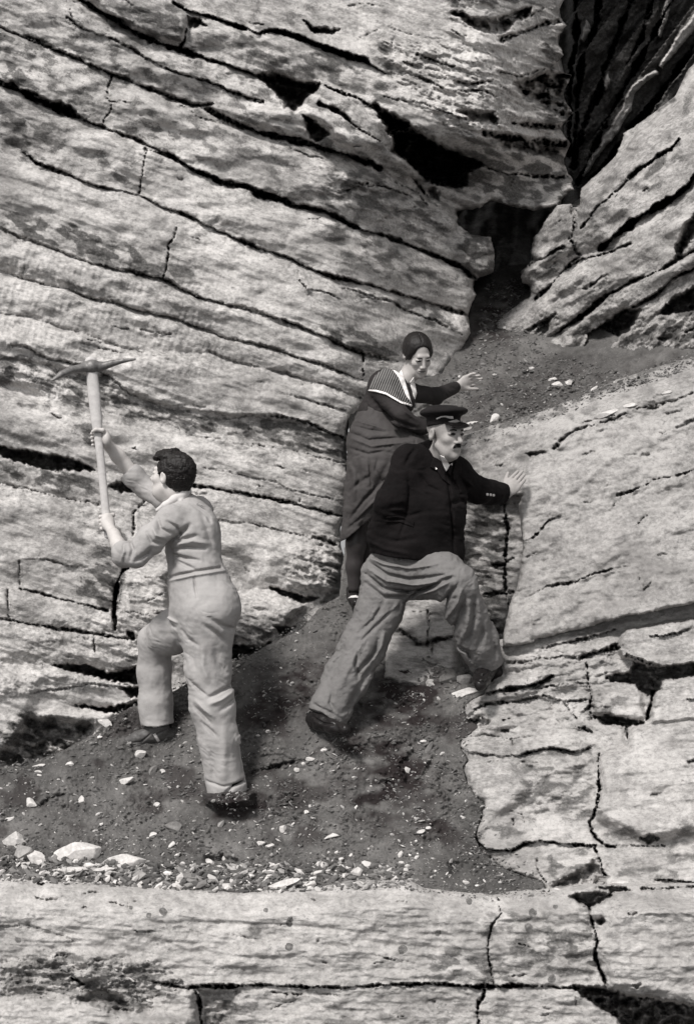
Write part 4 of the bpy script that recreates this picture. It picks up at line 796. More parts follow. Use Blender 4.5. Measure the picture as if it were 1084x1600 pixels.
def patch(name, keys, poly, off, mat, parent, step=0.8, edge=1.5, fn=None, smooth_it=0):
    """a thin piece (cloth, hair, badge) laid on the surface under an outline; its rim dips into the surface"""
    xa, xb, ya, yb = bb(poly)
    xs = np.arange(xa - edge, xb + edge + step, step); ys = np.arange(ya - edge, yb + edge + step, step)
    X, Y = np.meshgrid(xs, ys); d, _, _ = poly_sdf(X, Y, poly)
    ids = -np.ones(X.shape, int); V = []; at = []
    for j in range(X.shape[0]):
        for i in range(X.shape[1]):
            if d[j, i] > edge * 0.6: continue
            hit, dr = raycast(keys, X[j, i], Y[j, i])
            if hit is None: continue
            o_ = off * float(smooth01(np.array(-d[j, i] / edge + 0.5))) - 0.0015 * (d[j, i] > 0)
            e_ = 0
            if fn: e_, a_ = fn(X[j, i], Y[j, i])
            else: a_ = 0
            ids[j, i] = len(V); V.append(tuple(hit[0] - dr * (o_ + e_))); at.append(a_)
    fc = []
    for j in range(X.shape[0] - 1):
        for i in range(X.shape[1] - 1):
            q = (ids[j, i], ids[j + 1, i], ids[j + 1, i + 1], ids[j, i + 1])
            if min(q) >= 0:
                ys_ = [V[k_][1] for k_ in q]
                if max(ys_) - min(ys_) < 0.10: fc.append(q)
    if not fc: return None
    fc = np.array(fc); lab = np.arange(len(V))          # keep the largest connected piece
    for _ in range(400):
        mn = lab[fc].min(1); new = lab.copy(); np.minimum.at(new, fc.ravel(), np.repeat(mn, 4))
        if (new == lab).all(): break
        lab = new
    fl = lab[fc[:, 0]]; fc = fc[fl == np.bincount(fl).argmax()]
    us = np.unique(fc); re_ = -np.ones(len(V), int); re_[us] = np.arange(len(us)); fc = re_[fc]; V = np.array(V)[us]; at = [at[i] for i in us]
    return mesh_obj(name, V, np.array(fc), mat, parent, attrs={'stripe': at})
def frame(fwd, up=(0, 0, 1), roll=0.0):
    f = unit(fwd); r = unit(np.cross(f, up)); u = np.cross(r, f)
    if roll: r, u = r * math.cos(roll) + u * math.sin(roll), u * math.cos(roll) - r * math.sin(roll)
    return np.stack([r, f, u], 1)      # columns: right, forward, up
def head_sdf(c, R, neck, s=1.0, rn=0.055, old=0.0, fem=0.0, neck_k=0.03):
    """a head: skull, cheeks, brow, nose, lips, chin, ears; R's columns are its right, forward and up"""
    g = Sdf(); T = lambda x, y, z: c + R @ (np.array([x, y, z]) * s)
    g.ell(T(0, -.02, .035), np.array([.074, .095, .080]) * s, R, k=.01)
    g.ell(T(0, .034, -.030), np.array([.054 - .002 * fem, .062, .085]) * s, R, k=.022)
    g.ell(T(0, .042, -.083), np.array([.044 - .006 * fem + .006 * old, .044, .034]) * s, R, k=.03)
    for sx in (-1, 1):
        g.ell(T(sx * .037, .062, -.028), np.array([.020, .020, .018]) * s, R, k=.02)
        g.cap(T(sx * .047, .000, -.058), T(sx * .028, .053, -.094), .013 * s, .014 * s, .025)
    g.cap(T(0, .079, -.104), T(0, .080, -.106), .0165 * s, .0165 * s, .022)
    g.cap(T(-.030, .082, .022), T(.030, .082, .022), (.011 - .003 * fem) * s, (.011 - .003 * fem) * s, .018)
    for sx in (-1, 1): g.ell(T(sx * .031, .103, .002), np.array([.0185, .0185, .0135]) * s, R, k=.008, sub=True)
    for sx in (-1, 1): g.ell(T(sx * .031, .0775, .001), np.array([.0155, .0135, .0115]) * s, R, k=.004)
    for sx in (-1, 1): g.cap(T(sx * .018, .0925, .006), T(sx * .044, .0835, .003), .0035 * s, .003 * s, .006)
    g.cap(T(0, .090, .008), T(0, .118 - .006 * fem + .006 * old, -.034), (.0085 + .001 * old) * s, (.0115 + .002 * old - .002 * fem) * s, .009)
    for sx in (-1, 1): g.ell(T(sx * .012, .101, -.040), np.array([.009, .011, .008]) * s, R, k=.008)
    g.ell(T(0, .088, -.066), np.array([.026, .014, .016]) * s, R, k=.012)
    g.cap(T(-.018, .094, -.060), T(.018, .094, -.060), .0045 * s, .0045 * s, .006)
    g.cap(T(-.015, .093, -.072), T(.015, .093, -.072), .0055 * s, .0055 * s, .006)
    g.cap(T(0, .104, -.065), T(.020, .097, -.069), .0035 * s, .003 * s, .003, sub=True); g.cap(T(0, .104, -.065), T(-.020, .097, -.069), .0035 * s, .003 * s, .003, sub=True)
    for sx in (-1, 1):
        Re = R @ np.array([[1, 0, 0], [0, .97, .22], [0, -.22, .97]])
        g.ell(T(sx * .079, -.010, -.008), np.array([.010, .019, .031]) * s, Re, k=.006)
        g.ell(T(sx * .089, -.006, -.003), np.array([.007, .011, .018]) * s, Re, k=.004, sub=True)
    g.cap(T(0, -.030, -.070), neck, rn, rn * 1.05, neck_k)
    g.cap(T(0, .030, -.110), (neck + T(0, .02, -.11)) / 2, rn * .5, rn * .6, .04)
    return g
def hand_ops(g, wrist, f, n, side, curls, spread=0.09, s=1.0, thumb=(0.75, 0.3), k=.006):
    """an open or curled hand: f finger direction, n direction the palm faces, side = +1/-1 picks the thumb's edge"""
    f = unit(f); n = unit(n - f * (n @ f)); e = np.cross(f, n) * side; w_ = np.asarray(wrist, float)
    g.cap(w_, w_ + f * .045 * s, .023 * s, .027 * s, .02, (n, 1.5))
    g.ell(w_ + f * .055 * s, np.array([.040, .046, .0145]) * s, np.stack([e, f, n], 1), k=.02)
    L = [.074, .082, .076, .060]; off = [.030, .010, -.010, -.029]
    for i in range(4):
        d = unit(f + e * spread * (1.5 - i)); p = w_ + f * (.086 - .004 * abs(i - 1)) * s + e * off[i] * s
        q = p - f * .02 * s
        g.cap(q, p, .0105 * s, .0095 * s, .010); ang = 0
        for j, fr in enumerate((.45, .30, .25)):
            ang += curls[i] * (1.0, 1.1, .7)[j]; dd = d * math.cos(ang) + n * math.sin(ang)
            p2 = p + dd * L[i] * fr * s; r0 = (.0092, .0084, .0077)[j] * s; r1 = (.0084, .0077, .0066)[j] * s
            g.cap(p, p2, r0, r1, .003); p = p2
    t = w_ + f * .018 * s + e * .018 * s; d1 = unit(f * math.cos(thumb[0]) + e * math.sin(thumb[0]) + n * thumb[1])
    p1 = t + d1 * .046 * s; d2 = unit(d1 + f * .35); p2 = p1 + d2 * .032 * s; p3 = p2 + unit(d2 + f * .2) * .026 * s
    g.cap(t, p1, .0165 * s, .0115 * s, .015); g.cap(p1, p2, .0112 * s, .0098 * s, .004); g.cap(p2, p3, .0098 * s, .0078 * s, .003)
def grip_ops(g, c, a, m, rh, wrist, turn=1, s=1.0):
    """a fist round a shaft: c on the axis a, m points from the shaft to the palm"""
    a = unit(a); m = unit(m - a * (m @ a)); b = np.cross(a, m) * turn
    pt = lambda ang, r, o: c + (m * math.cos(ang) + b * math.sin(ang)) * r + a * o
    pc = c + m * (rh + .016) + b * .004
    g.ell(pc, np.array([.017, .032, .044]) * s, np.stack([m, b, a], 1), k=.015)
    g.cap(pc - a * .01, wrist, .026 * s, .026 * s, .025, (m, 1.25))
    for i in range(4):
        o = (1.5 - i) * .0205 * s; rr = rh + .009
        an = [0.35, 1.15, 2.15, 3.05 - .1 * abs(i - 1.5)]
        ps = [pt(an[0], rr + .008, o)] + [pt(x, rr + (.004 if j == 0 else 0), o * .98) for j, x in enumerate(an[1:])]
        for j in range(3): g.cap(ps[j], ps[j + 1], (.0108, .0098, .0088)[j] * s, (.0098, .0088, .0074)[j] * s, .003)
    ps = [pc + a * .026 * s, pt(-0.9, rh + .014, .034 * s), pt(-1.8, rh + .010, .040 * s), pt(-2.5, rh + .009, .034 * s)]
    for j in range(3): g.cap(ps[j], ps[j + 1], (.015, .0112, .0098)[j] * s, (.0112, .0098, .0082)[j] * s, .006)
def person_root(Yf, px, py, label, group=None):
    o = bpy.data.objects.new('person', None); col.objects.link(o); p = P(px, py, Yf); o.location = p; o.empty_display_size = 0.2
    tag(o, label, 'person', group); return o
def finish_person(root, sub=None):
    """children were modelled in world coordinates: hang them on the root without moving them; small pieces go under their part"""
    inv = root.matrix_basis.inverted(); kids = [o for o in bpy.data.objects if o.parent == root]
    for o in kids: o.matrix_parent_inverse = inv
    base = lambda o: o.name.split('.')[0]
    for part, names in (sub or {}).items():
        host = [o for o in kids if base(o) == part][0]
        for o in kids:
            if base(o) in names: o.parent = host; o.matrix_parent_inverse.identity()
M_skin = cloth_mat('skin', 0.46, tint=(1, .95, .92), var=0.10, weave=120, rough=0.55, bump=0.06)
M_skinw = cloth_mat('fair_skin', 0.36, tint=(1, .95, .92), var=0.08, weave=120, rough=0.5, bump=0.04)
M_skin_old = cloth_mat('weathered_skin', 0.30, tint=(1, .95, .92), var=0.14, weave=100, rough=0.55, bump=0.14)
M_hair = cloth_mat('dark_hair', 0.018, tint=(1, .9, .88), var=0.5, weave=300, rough=0.42, bump=0.5)
def hair_mat():
    m, n, b = NT('dark_hair'); tc = n.nodes.new('ShaderNodeTexCoord'); mp = n.nodes.new('ShaderNodeMapping'); mp.inputs['Scale'].default_value = (1, .5, .22); mp.inputs['Rotation'].default_value = (0, .5, 0)
    n.links.new(tc.outputs['Object'], mp.inputs[0]); f_ = noise(n, 420, 4, .7, mp.outputs[0]); g_ = noise(n, 60, 3, .6, mp.outputs[0])
    n.links.new(ramp(n, f_, [(.35, (.004, .0035, .0035)), (.7, (.022, .019, .018))]), b.inputs['Base Color']); b.inputs['Roughness'].default_value = .42; b.inputs['Specular IOR Level'].default_value = .22
    bp = N(n, 'ShaderNodeBump', Strength=.55, Distance=.004); n.links.new(math_n(n, 'ADD', f_, g_), bp.inputs['Height']); n.links.new(bp.outputs[0], b.inputs['Normal']); return m
M_hair = hair_mat()
M_cover = cloth_mat('pale_cotton_twill', 0.31, wear=0.22, var=0.18, weave=420, bump=0.18)
M_collar = cloth_mat('collar_cloth', 0.50, var=0.06, bump=0.1)
M_jack = cloth_mat('black_wool', 0.0065, tint=(1, .84, .87), var=0.55, weave=200, rough=0.9, bump=0.4); M_jack.node_tree.nodes['Principled BSDF'].inputs['Specular IOR Level'].default_value = .1
M_trou = cloth_mat('dusty_trouser_cloth', 0.145, var=0.22, weave=320, bump=0.35, wear=0.35)
M_dress = cloth_mat('dark_dress_cloth', 0.021, tint=(1, .88, .88), var=0.35, weave=300, rough=0.8, bump=0.25)
M_skirt = cloth_mat('dark_skirt_cloth', 0.050, tint=(1, .92, .91), var=0.22, weave=300, rough=0.75, bump=0.2)
M_stock = cloth_mat('dark_stocking', 0.035, tint=(1, .9, .9), var=0.2, weave=400, rough=0.4, bump=0.05)
M_white = cloth_mat('white_cotton', 0.75, var=0.05, bump=0.1)
M_shoe = cloth_mat('dusty_leather', 0.075, var=0.35, weave=60, rough=0.5, bump=0.3)
M_boot = cloth_mat('black_leather', 0.014, tint=(1, .9, .9), var=0.4, weave=60, rough=0.3, bump=0.3)
M_cap = cloth_mat('black_cap_cloth', 0.009, tint=(1, .85, .88), var=0.4, weave=240, rough=0.9, bump=0.3)
M_visor = cloth_mat('patent_leather', 0.008, tint=(1, .9, .9), var=0.1, rough=0.18, bump=0.0)
M_metal = cloth_mat('pale_braid', 0.55, var=0.15, rough=0.5, bump=0.4)
M_wood = cloth_mat('worn_ash_wood', 0.42, var=0.16, weave=60, rough=0.6, bump=0.15)
M_iron = cloth_mat('worn_iron', 0.17, var=0.4, weave=80, rough=0.5, bump=0.3)
M_iron.node_tree.nodes['Principled BSDF'].inputs['Metallic'].default_value = 0.3
M_cap0 = cloth_mat('black_whiskers', 0.010, tint=(1, .9, .9), var=0.5, weave=300, bump=0.4)
M_eye = cloth_mat('eye', 0.02, var=0.1, rough=0.15, bump=0)
def knit_mat():
    m, n, b = NT('ribbed_knit'); at = N(n, 'ShaderNodeAttribute'); at.attribute_name = 'stripe'
    n.links.new(ramp(n, at.outputs['Fac'], [(0.3, 0.025), (0.7, 0.17)]), b.inputs['Base Color']); b.inputs['Roughness'].default_value = 0.9; return m
M_knit = knit_mat()
def M_(r, Y): return r * Y / F      # photo pixels to metres at depth Y

def proj(v): return (CX + v[0] / v[1] * F, CY - (v[2] - CZ) / v[1] * F)
def face_bits(T, key, root, mb, sides=(-1, 1), lip=None, brow=True, ew=.0135, eh=.0052, bz=.023, bh=.0035):
    for s in sides:
        pts = [proj(T(s * .031 + ew * math.cos(a_), .095, .001 + eh * math.sin(a_))) for a_ in np.linspace(0, 6.28, 9)[:-1]]
        patch('eye', [key], pts, .0010, M_eye, root, .3, .45)
        if brow: patch('eyebrow', [key], [proj(T(s * .014, .1, bz - .002)), proj(T(s * .014, .1, bz + bh)), proj(T(s * .030, .098, bz + bh + .004)), proj(T(s * .048, .09, bz + bh)), proj(T(s * .048, .09, bz - .001)), proj(T(s * .030, .098, bz + .002))], .003, mb, root, .35, .6)
    if lip is not None: patch('lips', [key], [proj(T(x_, .1, z_)) for x_, z_ in ((-.021, -.065), (-.008, -.059), (0, -.061), (.008, -.059), (.021, -.065), (.008, -.074), (-.008, -.074))], .0008, lip, root, .35, .5)
# ================================================================== pickaxe
axe = bpy.data.objects.new('pickaxe', None); col.objects.link(axe); axe.location = P(168, 832, 7.20)
tag(axe, 'pickaxe with pale wooden shaft and curved iron head, held up against the cliff', 'pickaxe')
HB = P(169, 836, 7.19); HT = P(142, 566, 7.30)
def on_h(t): return HB + (HT - HB) * t
g = Sdf()
g.chain([(on_h(0), .0205), (on_h(.12), .0215), (on_h(.35), .0200), (on_h(.55), .0215), (on_h(.66), .0285), (on_h(.80), .0320), (on_h(.93), .0300), (on_h(1.0), .032)], k=.004, sq=(np.array([0, 1, 0]), 1.35))
solid('handle', g, .004, M_wood, axe, it=2, key='handle')
g = Sdf(); hd = lambda x, y, Y: P(x, y, Y)
g.chain([(hd(155, 574, 7.30), .024), (hd(175, 567.5, 7.30), .017), (hd(192, 563.5, 7.30), .012), (hd(211, 561, 7.31), .006)], k=.004)
g.chain([(hd(134, 574, 7.28), .026), (hd(112, 577.5, 7.24), .024), (hd(96, 584.5, 7.20), .019), (hd(82, 594, 7.16), .007)], k=.004, sq=(np.array([0, 0, 1.0]), 1.2))
g.cap(P(134, 572, 7.29), P(155, 572, 7.30), .026, .026, .006); g.ell(P(144, 573, 7.30), np.array([.040, .048, .040]), k=.006)
solid('pick_head', g, .0035, M_iron, axe, it=1)
g = Sdf(); g.cap(P(133.6, 588, 7.29), P(153, 586, 7.29), .0045, .0045, .002); solid('collar', g, .002, M_iron, axe, it=0)
inv = axe.matrix_basis.inverted()
for o in bpy.data.objects:
    if o.parent == axe: o.matrix_parent_inverse = inv

# ================================================================== man in pale coverall
ym = person_root(6.95, 352, 1240, 'man in a pale coverall seen from behind, swinging a pickaxe at the cliff')
c = P(268, 744, 7.08); R = frame((-.84, .50, .20))
neck = P(288, 795, 7.10)
hs = head_sdf(c, R, neck, s=0.98, rn=.056)
hV, hF = hs.mesh(.0028)
def arm_far():
    g = Sdf(); g.chain([(P(205, 738, 7.40), .039), (P(184, 712, 7.37), .035), (P(166, 692, 7.335), .026)], k=.02)
    ax_ = unit(HT - HB); cc = on_h(.556); grip_ops(g, cc, ax_, np.array([.85, .15, 0]), .024, P(166, 692, 7.33), turn=1, s=.98); return g.mesh(.0028)
def arm_near():
    g = Sdf(); g.chain([(P(192, 868, 6.98), .038), (P(184, 850, 7.03), .033), (P(178, 834, 7.08), .027)], k=.02)
    ax_ = unit(HT - HB); cc = on_h(.07); grip_ops(g, cc, ax_, np.array([.35, -.9, 0]), .0225, P(180, 840, 7.075), turn=-1, s=1.0); return g.mesh(.0028)
def bare(segs, vx=.012):
    g = Sdf()
    for sgm in segs: g.chain(sgm, k=.04)
    return g.mesh(vx)
core = bare([[(neck, .05), (P(296, 840, 7.08), .10), (P(312, 900, 7.03), .09), (P(320, 950, 7.02), .11)], [(P(322, 975, 7.0), .08), (P(330, 1090, 6.97), .055), (P(352, 1225, 6.93), .035)], [(P(305, 975, 7.06), .08), (P(242, 1004, 7.29), .05), (P(245, 1138, 7.32), .035)],
   [(P(268, 814, 6.97), .045), (P(212, 868, 6.88), .036), (P(192, 868, 6.98), .034)], [(P(308, 800, 7.22), .045), (P(230, 764, 7.42), .036), (P(205, 738, 7.40), .034)]])
V, Fc = join_vf([(relax(hV, hF, 1), hF)] + [(relax(v, f, 1), f) for v, f in (arm_far(), arm_near())] + [core])
mesh_obj('body', V, Fc, M_skin, ym); BVH['y_head'] = BVHTree.FromPolygons(hV.tolist(), hF.tolist())
T = lambda x, y, z: c + R @ (np.array([x, y, z]) * .98)
g = Sdf(); g.ell(T(0, -.026, .038), np.array([.085, .103, .092]), R, k=.01); g.ell(T(0, -.055, -.015), np.array([.066, .062, .062]), R, k=.03)
g.cap(T(-.07, .018, .01), T(-.072, .012, -.012), .010, .006, .01)
g.cut(T(0, .058, .03), R @ np.array([0, .86, -.50]), .012); g.cut(T(0, 0, -.074), R @ np.array([0, .25, -.97]), .01)
for sx in (-1, 1): g.ell(T(sx * .085, .004, -.022), np.array([.03, .026, .034]), R, k=.008, sub=True)
for i in range(9):
    a = -1.2 + i * .3; g.cap(T(.05 * math.sin(a), .068 + .012 * math.cos(3 * a), .092 + .012 * math.cos(a)), T(.06 * math.sin(a), .01, .125 - .02 * a * a), .014, .018, .008)
g.cap(T(-.035, .085, .075), T(-.005, .095, .10), .017, .013, .01); g.cap(T(.02, .085, .09), T(.04, .07, .09), .016, .014, .01)
g.wob(.006, .016, 3, (1, 1, .5)); g.wob(.003, .006, 5)
solid('hair', g, .003, M_hair, ym, it=1)
# coverall
FOLD = 2.1; g = Sdf(); Yb = 6.9
g.cap(P(268, 812, 6.97), P(312, 799, 7.20), .070, .066, .05); g.ell(P(300, 836, 7.07), np.array([.135, .15, .17]), k=.06)
g.cap(P(288, 794, 7.1), P(300, 830, 7.06), .075, .12, .05)
g.cap(P(303, 868, 7.06), P(308, 905, 7.03), .128, .146, .05)
g.ell(P(320, 945, 7.02), np.array([.170, .165, .17]), k=.06); g.ell(P(342, 952, 6.95), np.array([.094, .12, .115]), k=.06); g.ell(P(318, 960, 6.93), np.array([.10, .08, .11]), k=.06)
g.chain([(P(324, 985, 6.99), .135), (P(325, 1045, 6.98), .108), (P(331, 1100, 6.97), .105), (P(343, 1160, 6.96), .095), (P(356, 1246, 6.98), .100)], k=.04)
g.chain([(P(306, 972, 7.06), .125), (P(268, 988, 7.18), .105), (P(243, 1003, 7.28), .088)], k=.05)
g.chain([(P(243, 1003, 7.28), .088), (P(241, 1050, 7.31), .084), (P(243, 1095, 7.32), .084), (P(246, 1142, 7.32), .086)], k=.03)
g.chain([(P(268, 814, 6.97), .072), (P(238, 842, 6.90), .068), (P(212, 866, 6.87), .058)], k=.03); g.chain([(P(212, 866, 6.87), .064), (P(194, 867, 6.96), .056), (P(189, 862, 6.99), .050)], k=.03)
g.chain([(P(306, 800, 7.22), .072), (P(262, 780, 7.34), .062), (P(228, 762, 7.42), .056)], k=.04); g.chain([(P(228, 762, 7.42), .057), (P(208, 744, 7.405), .057), (P(200, 736, 7.40), .055)], k=.02)
g.cap(neck, P(282, 770, 7.09), .050, .05, .004, sub=True)
g.hem(P(246, 1132, 7.32), P(243, 1080, 7.32), .086); g.hem(P(355.5, 1240, 6.98), P(343, 1160, 6.96), .103, .17)
g.hem(P(187, 860, 7.0), P(205, 866, 6.9), .047, .07, .02); g.hem(P(200, 735, 7.40), P(220, 755, 7.41), .062, .085, .02)
# creases
for pts, r_, a_ in [([(258,905),(280,898),(310,892),(355,886)], 2.2, .010), ([(258,909),(300,899),(356,891)], 2.5, -.006), ([(303,903),(306,918),(310,934)], 1.6, .006),
  ([(262,846),(272,842),(288,828),(296,820)], 3.5, .012), ([(266,852),(285,842),(305,838)], 3, .010), ([(268,860),(290,856),(318,858)], 3, .010), ([(262,866),(285,872),(310,876)], 3, .010), ([(270,874),(290,884),(305,890)], 3, .008), ([(272,850),(300,846),(325,850)], 3, -.006),
  ([(262,852),(262,870),(266,884)], 5, .016), ([(247,812),(252,826),(268,834)], 3, .010), ([(240,822),(248,836),(262,842)], 3, -.008), ([(232,832),(240,846),(255,850)], 2.6, .008), ([(205,845),(212,858),(208,874)], 3, .009), ([(196,848),(198,862),(192,876)], 3, -.007), ([(215,876),(228,868),(240,856)], 3, .008),
  ([(262,815),(276,824),(282,840)], 2.2, .007), ([(296,786),(310,796),(322,806),(326,816)], 2.5, .010), ([(300,782),(315,790),(328,798)], 3, -.008), ([(312,800),(322,830),(330,860)], 4, .006), ([(222,752),(216,764),(222,776)], 3, .008), ([(212,742),(206,752),(210,762)], 2.4, -.006), ([(238,768),(236,782)], 3, .007),
  ([(284,985),(296,1000),(312,1008)], 3, .006), ([(320,975),(340,990),(352,1005)], 3.5, .008), ([(330,965),(350,978),(366,985)], 4, .008), ([(318,1010),(318,1040),(326,1062)], 5, -.007), ([(336,1010),(340,1035),(350,1052)], 5, .008), ([(300,1000),(302,1030),(306,1050)], 5, .006),
  ([(298,1066),(312,1078),(324,1086)], 3, .009), ([(326,1090),(345,1080),(362,1072)], 3, .010), ([(330,1098),(348,1092),(364,1082)], 3, -.008), ([(304,1104),(318,1116),(330,1130)], 3.5, .010), ([(308,1096),(322,1108),(334,1118)], 3, -.007), ([(316,1128),(332,1142),(340,1150)], 3, .007), ([(345,1110),(358,1100),(366,1094)], 3, .007),
  ([(350,1130),(352,1170),(350,1215)], 6, -.006), ([(365,1150),(370,1180),(378,1220)], 5, .006), ([(330,1170),(334,1200),(334,1230)], 5, .005), ([(322,1222),(350,1228),(387,1222)], 1.8, .005), ([(352,1240),(364,1228),(386,1222)], 2.5, .010),
  ([(228,975),(244,980),(262,990)], 2.2, .010), ([(226,985),(242,992),(262,998)], 2.4, -.008), ([(226,992),(244,1002),(258,1004)], 2.2, .009), ([(234,968),(252,974),(272,982)], 2.2, .008), ([(240,962),(258,968),(276,974)], 2.2, -.006), ([(232,1022),(250,1024),(276,1022)], 5, .030), ([(246,1040),(256,1036),(268,1040)], 4, .016), ([(244,1056),(256,1054),(266,1060)], 3, .012),
  ([(222,1020),(224,1060),(228,1110)], 5, .007), ([(234,1030),(236,1070),(240,1110)], 5, -.008), ([(248,1070),(250,1095),(246,1120)], 4, .008), ([(218,1122),(245,1132),(272,1122)], 2, .008), ([(220,1116),(245,1124),(270,1114)], 3, -.006), ([(252,1132),(262,1124),(272,1118)], 3, .010)]:
    g.fold(pts, Yb if pts[0][0] > 215 or pts[0][1] < 900 else 7.2, r_, a_)
g.wob(.0045, .07, 21, (1, 1, .7)); g.wob(.0016, .022, 22, (1, 1, .8))
g.wrinkle(.0055, .032, -.5, 3)
FOLD = 1.6
solid('coverall', g, .0045, M_cover, ym, it=1, key='y_cov')
g = Sdf(); g.chain([(P(246, 797, 7.03), .010), (P(258, 789, 7.015), .015), (P(272, 780, 7.02), .019), (P(286, 772, 7.04), .020), (P(293, 768, 7.09), .018), (P(294, 772, 7.15), .015), (P(280, 782, 7.19), .012)], k=.012)
g.chain([(P(290, 774, 7.06), .016), (P(282, 783, 7.02), .014)], k=.01)
solid('shirt_collar', g, .003, M_collar, ym, it=1)
g = Sdf(); s_ = unit(P(192, 1163, 7.30) - P(275, 1150, 7.36))
g.chain([(P(196, 1160, 7.30), .022), (P(215, 1154, 7.31), .032), (P(238, 1146, 7.33), .040), (P(250, 1138, 7.33), .048)], k=.03); g.cap(P(250, 1148, 7.34), P(270, 1150, 7.37), .040, .036, .02)
g.cap(P(192, 1166, 7.30), P(232, 1165, 7.33), .012, .014, .004, (np.array([0, 0, 1.0]), 1.3)); g.cap(P(262, 1160, 7.37), P(282, 1160, 7.38), .018, .016, .004)
g.fold([(206,1160),(222,1158),(232,1150),(238,1144)], 7.3, 1.3, .005); g.fold([(240,1150),(252,1144),(262,1140)], 7.3, 1.5, .005); g.wob(.003, .03, 4)
solid('shoe', g, .003, M_shoe, ym, it=1, key='y_shoe')
patch('laces', ['y_shoe'], [(239,1148),(243,1146),(250,1158),(246,1160)], .004, M_metal, ym, .6, .8)
g = Sdf(); g.cap(P(348, 1240, 7.02), P(370, 1238, 7.05), .034, .034, .02); g.cap(P(342, 1243, 6.99), P(352, 1242, 7.02), .02, .032, .02); solid('shoe', g, .004, cloth_mat('dust_covered_leather', .12, var=.4, weave=50, bump=.5), ym, it=1)
finish_person(ym, {'shoe': ['laces']})

# ================================================================== old man in cap
om = person_root(7.2, 512, 1138, 'elderly man in black jacket and peaked cap, leaning one hand on the slab')
c = P(696, 677, 7.20); R = frame((.57, -.81, -.10)); neck = P(680, 716, 7.29)
hs = head_sdf(c, R, neck, s=1.03, rn=.047, old=.1)
T = lambda x, y, z: c + R @ (np.array([x, y, z]) * 1.03)

hV, hF = hs.mesh(.0025); BVH['o_head'] = BVHTree.FromPolygons(hV.tolist(), hF.tolist())
g = Sdf(); wr = P(789, 772, 7.62)
g.chain([(P(760, 769, 7.53), .036), (P(780, 772, 7.60), .030), (wr, .027)], k=.02)
hn = np.array([.25, .97, -.05]); fd = P(822, 733, 7.70) - wr
hand_ops(g, wr, fd, hn, -1 if np.cross(fd, hn)[0] > 0 else 1, [.10, .05, .06, .10], spread=-.02, s=1.08, thumb=(.50, .12))
h2 = g.mesh(.0028)
core = bare([[(neck, .055), (P(668, 765, 7.32), .11), (P(650, 850, 7.33), .11), (P(636, 895, 7.35), .10)], [(P(660, 898, 7.32), .08), (P(712, 918, 7.14), .055), (P(758, 1040, 7.34), .035)], [(P(605, 905, 7.35), .08), (P(575, 1010, 7.3), .055), (P(512, 1118, 7.2), .035)],
   [(P(645, 718, 7.24), .045), (P(610, 785, 7.20), .036), (P(602, 835, 7.36), .03)], [(P(708, 738, 7.35), .045), (P(748, 767, 7.48), .036), (P(784, 771, 7.60), .03)]])
V, Fc = join_vf([(relax(hV, hF, 1), hF), (relax(h2[0], h2[1], 1), h2[1]), core]); mesh_obj('body', V, Fc, M_skin_old, om)
# face details
M_grey = cloth_mat('cropped_grey_hair', 0.16, var=0.3, weave=300, bump=0.3)
patch('moustache', ['o_head'], [proj(T(x_, .105, z_)) for x_, z_ in ((-.034, -.068), (-.029, -.054), (-.010, -.045), (.010, -.045), (.029, -.054), (.034, -.068), (.012, -.062), (-.012, -.062))], .007, M_cap0, om, .4, 1.0)
face_bits(T, 'o_head', om, M_cap0, bz=.017, bh=.005, eh=.0075, ew=.016)  # oversized dark eyes and brows also paint socket shade under the visor
# cap
Rc = frame((.57, -.81, .0), roll=-.06); Tc = lambda x, y, z: c + Rc @ (np.array([x, y, z - .011]) * 1.04)
g = Sdf(); g.ell(Tc(0, -.005, .116), np.array([.117, .128, .034]), Rc, k=.01); g.cap(Tc(0, -.012, .066), Tc(0, -.010, .104), .086, .090, .010)
g.cut(Tc(0, 0, .147), Rc @ np.array([0, .10, 1.0]), .02)
g.cut(Tc(0, 0, .052), Rc @ np.array([0, .10, -1.0]), .003); g.wob(.003, .05, 8)
cp = solid('cap', g, .003, M_cap, om, it=1, key='o_cap')
g = Sdf(); g.ell(Tc(0, .088, .050), np.array([.070, .054, .0070]), Rc @ np.array([[1, 0, 0], [0, .93, -.36], [0, .36, .93]]).T @ np.eye(3), k=.002); g.ell(Tc(0, -.01, .050), np.array([.080, .094, .03]), Rc, k=.004, sub=True)
v_ = solid('visor', g, .002, M_visor, om, it=1)
patch('cap_braid', ['o_cap'], [(681,653.4),(688.7,650.2),(695.4,649.7),(707.5,650.2),(708.4,654.5),(702,654),(695,651.6),(688.7,652.4),(682,655.6)], .004, M_metal, om, .5, .7)
# jacket
sq = (np.array([0, 1.0, 0]), 1.45); g = Sdf()
g.cap(P(640, 722, 7.26), P(712, 738, 7.34), .082, .080, .05); g.cap(P(672, 706, 7.31), P(690, 722, 7.30), .07, .07, .05)
g.ell(P(668, 775, 7.32), np.array([.172, .14, .20]), k=.06); g.cap(P(664, 790, 7.32), P(651, 842, 7.33), .215, .248, .05, sq)
g.ell(P(686, 800, 7.27), np.array([.115, .12, .17]), k=.05); g.cap(P(668, 850, 7.32), P(684, 866, 7.28), .19, .135, .04, sq)
g.chain([(P(638, 724, 7.25), .080), (P(611, 785, 7.22), .074), (P(597, 830, 7.30), .066)], k=.05)
g.chain([(P(706, 738, 7.34), .084), (P(746, 766, 7.46), .070)], k=.03); g.chain([(P(746, 766, 7.46), .068), (P(766, 769, 7.54), .062), (P(783, 770, 7.61), .060)], k=.03)
g.cap(P(684, 709, 7.28), P(676, 690, 7.28), .062, .062, .01, sub=True)
hemn = unit(np.array([-.16, 0, -1.0])); g.cut(P(650, 875, 7.3), hemn, .006)
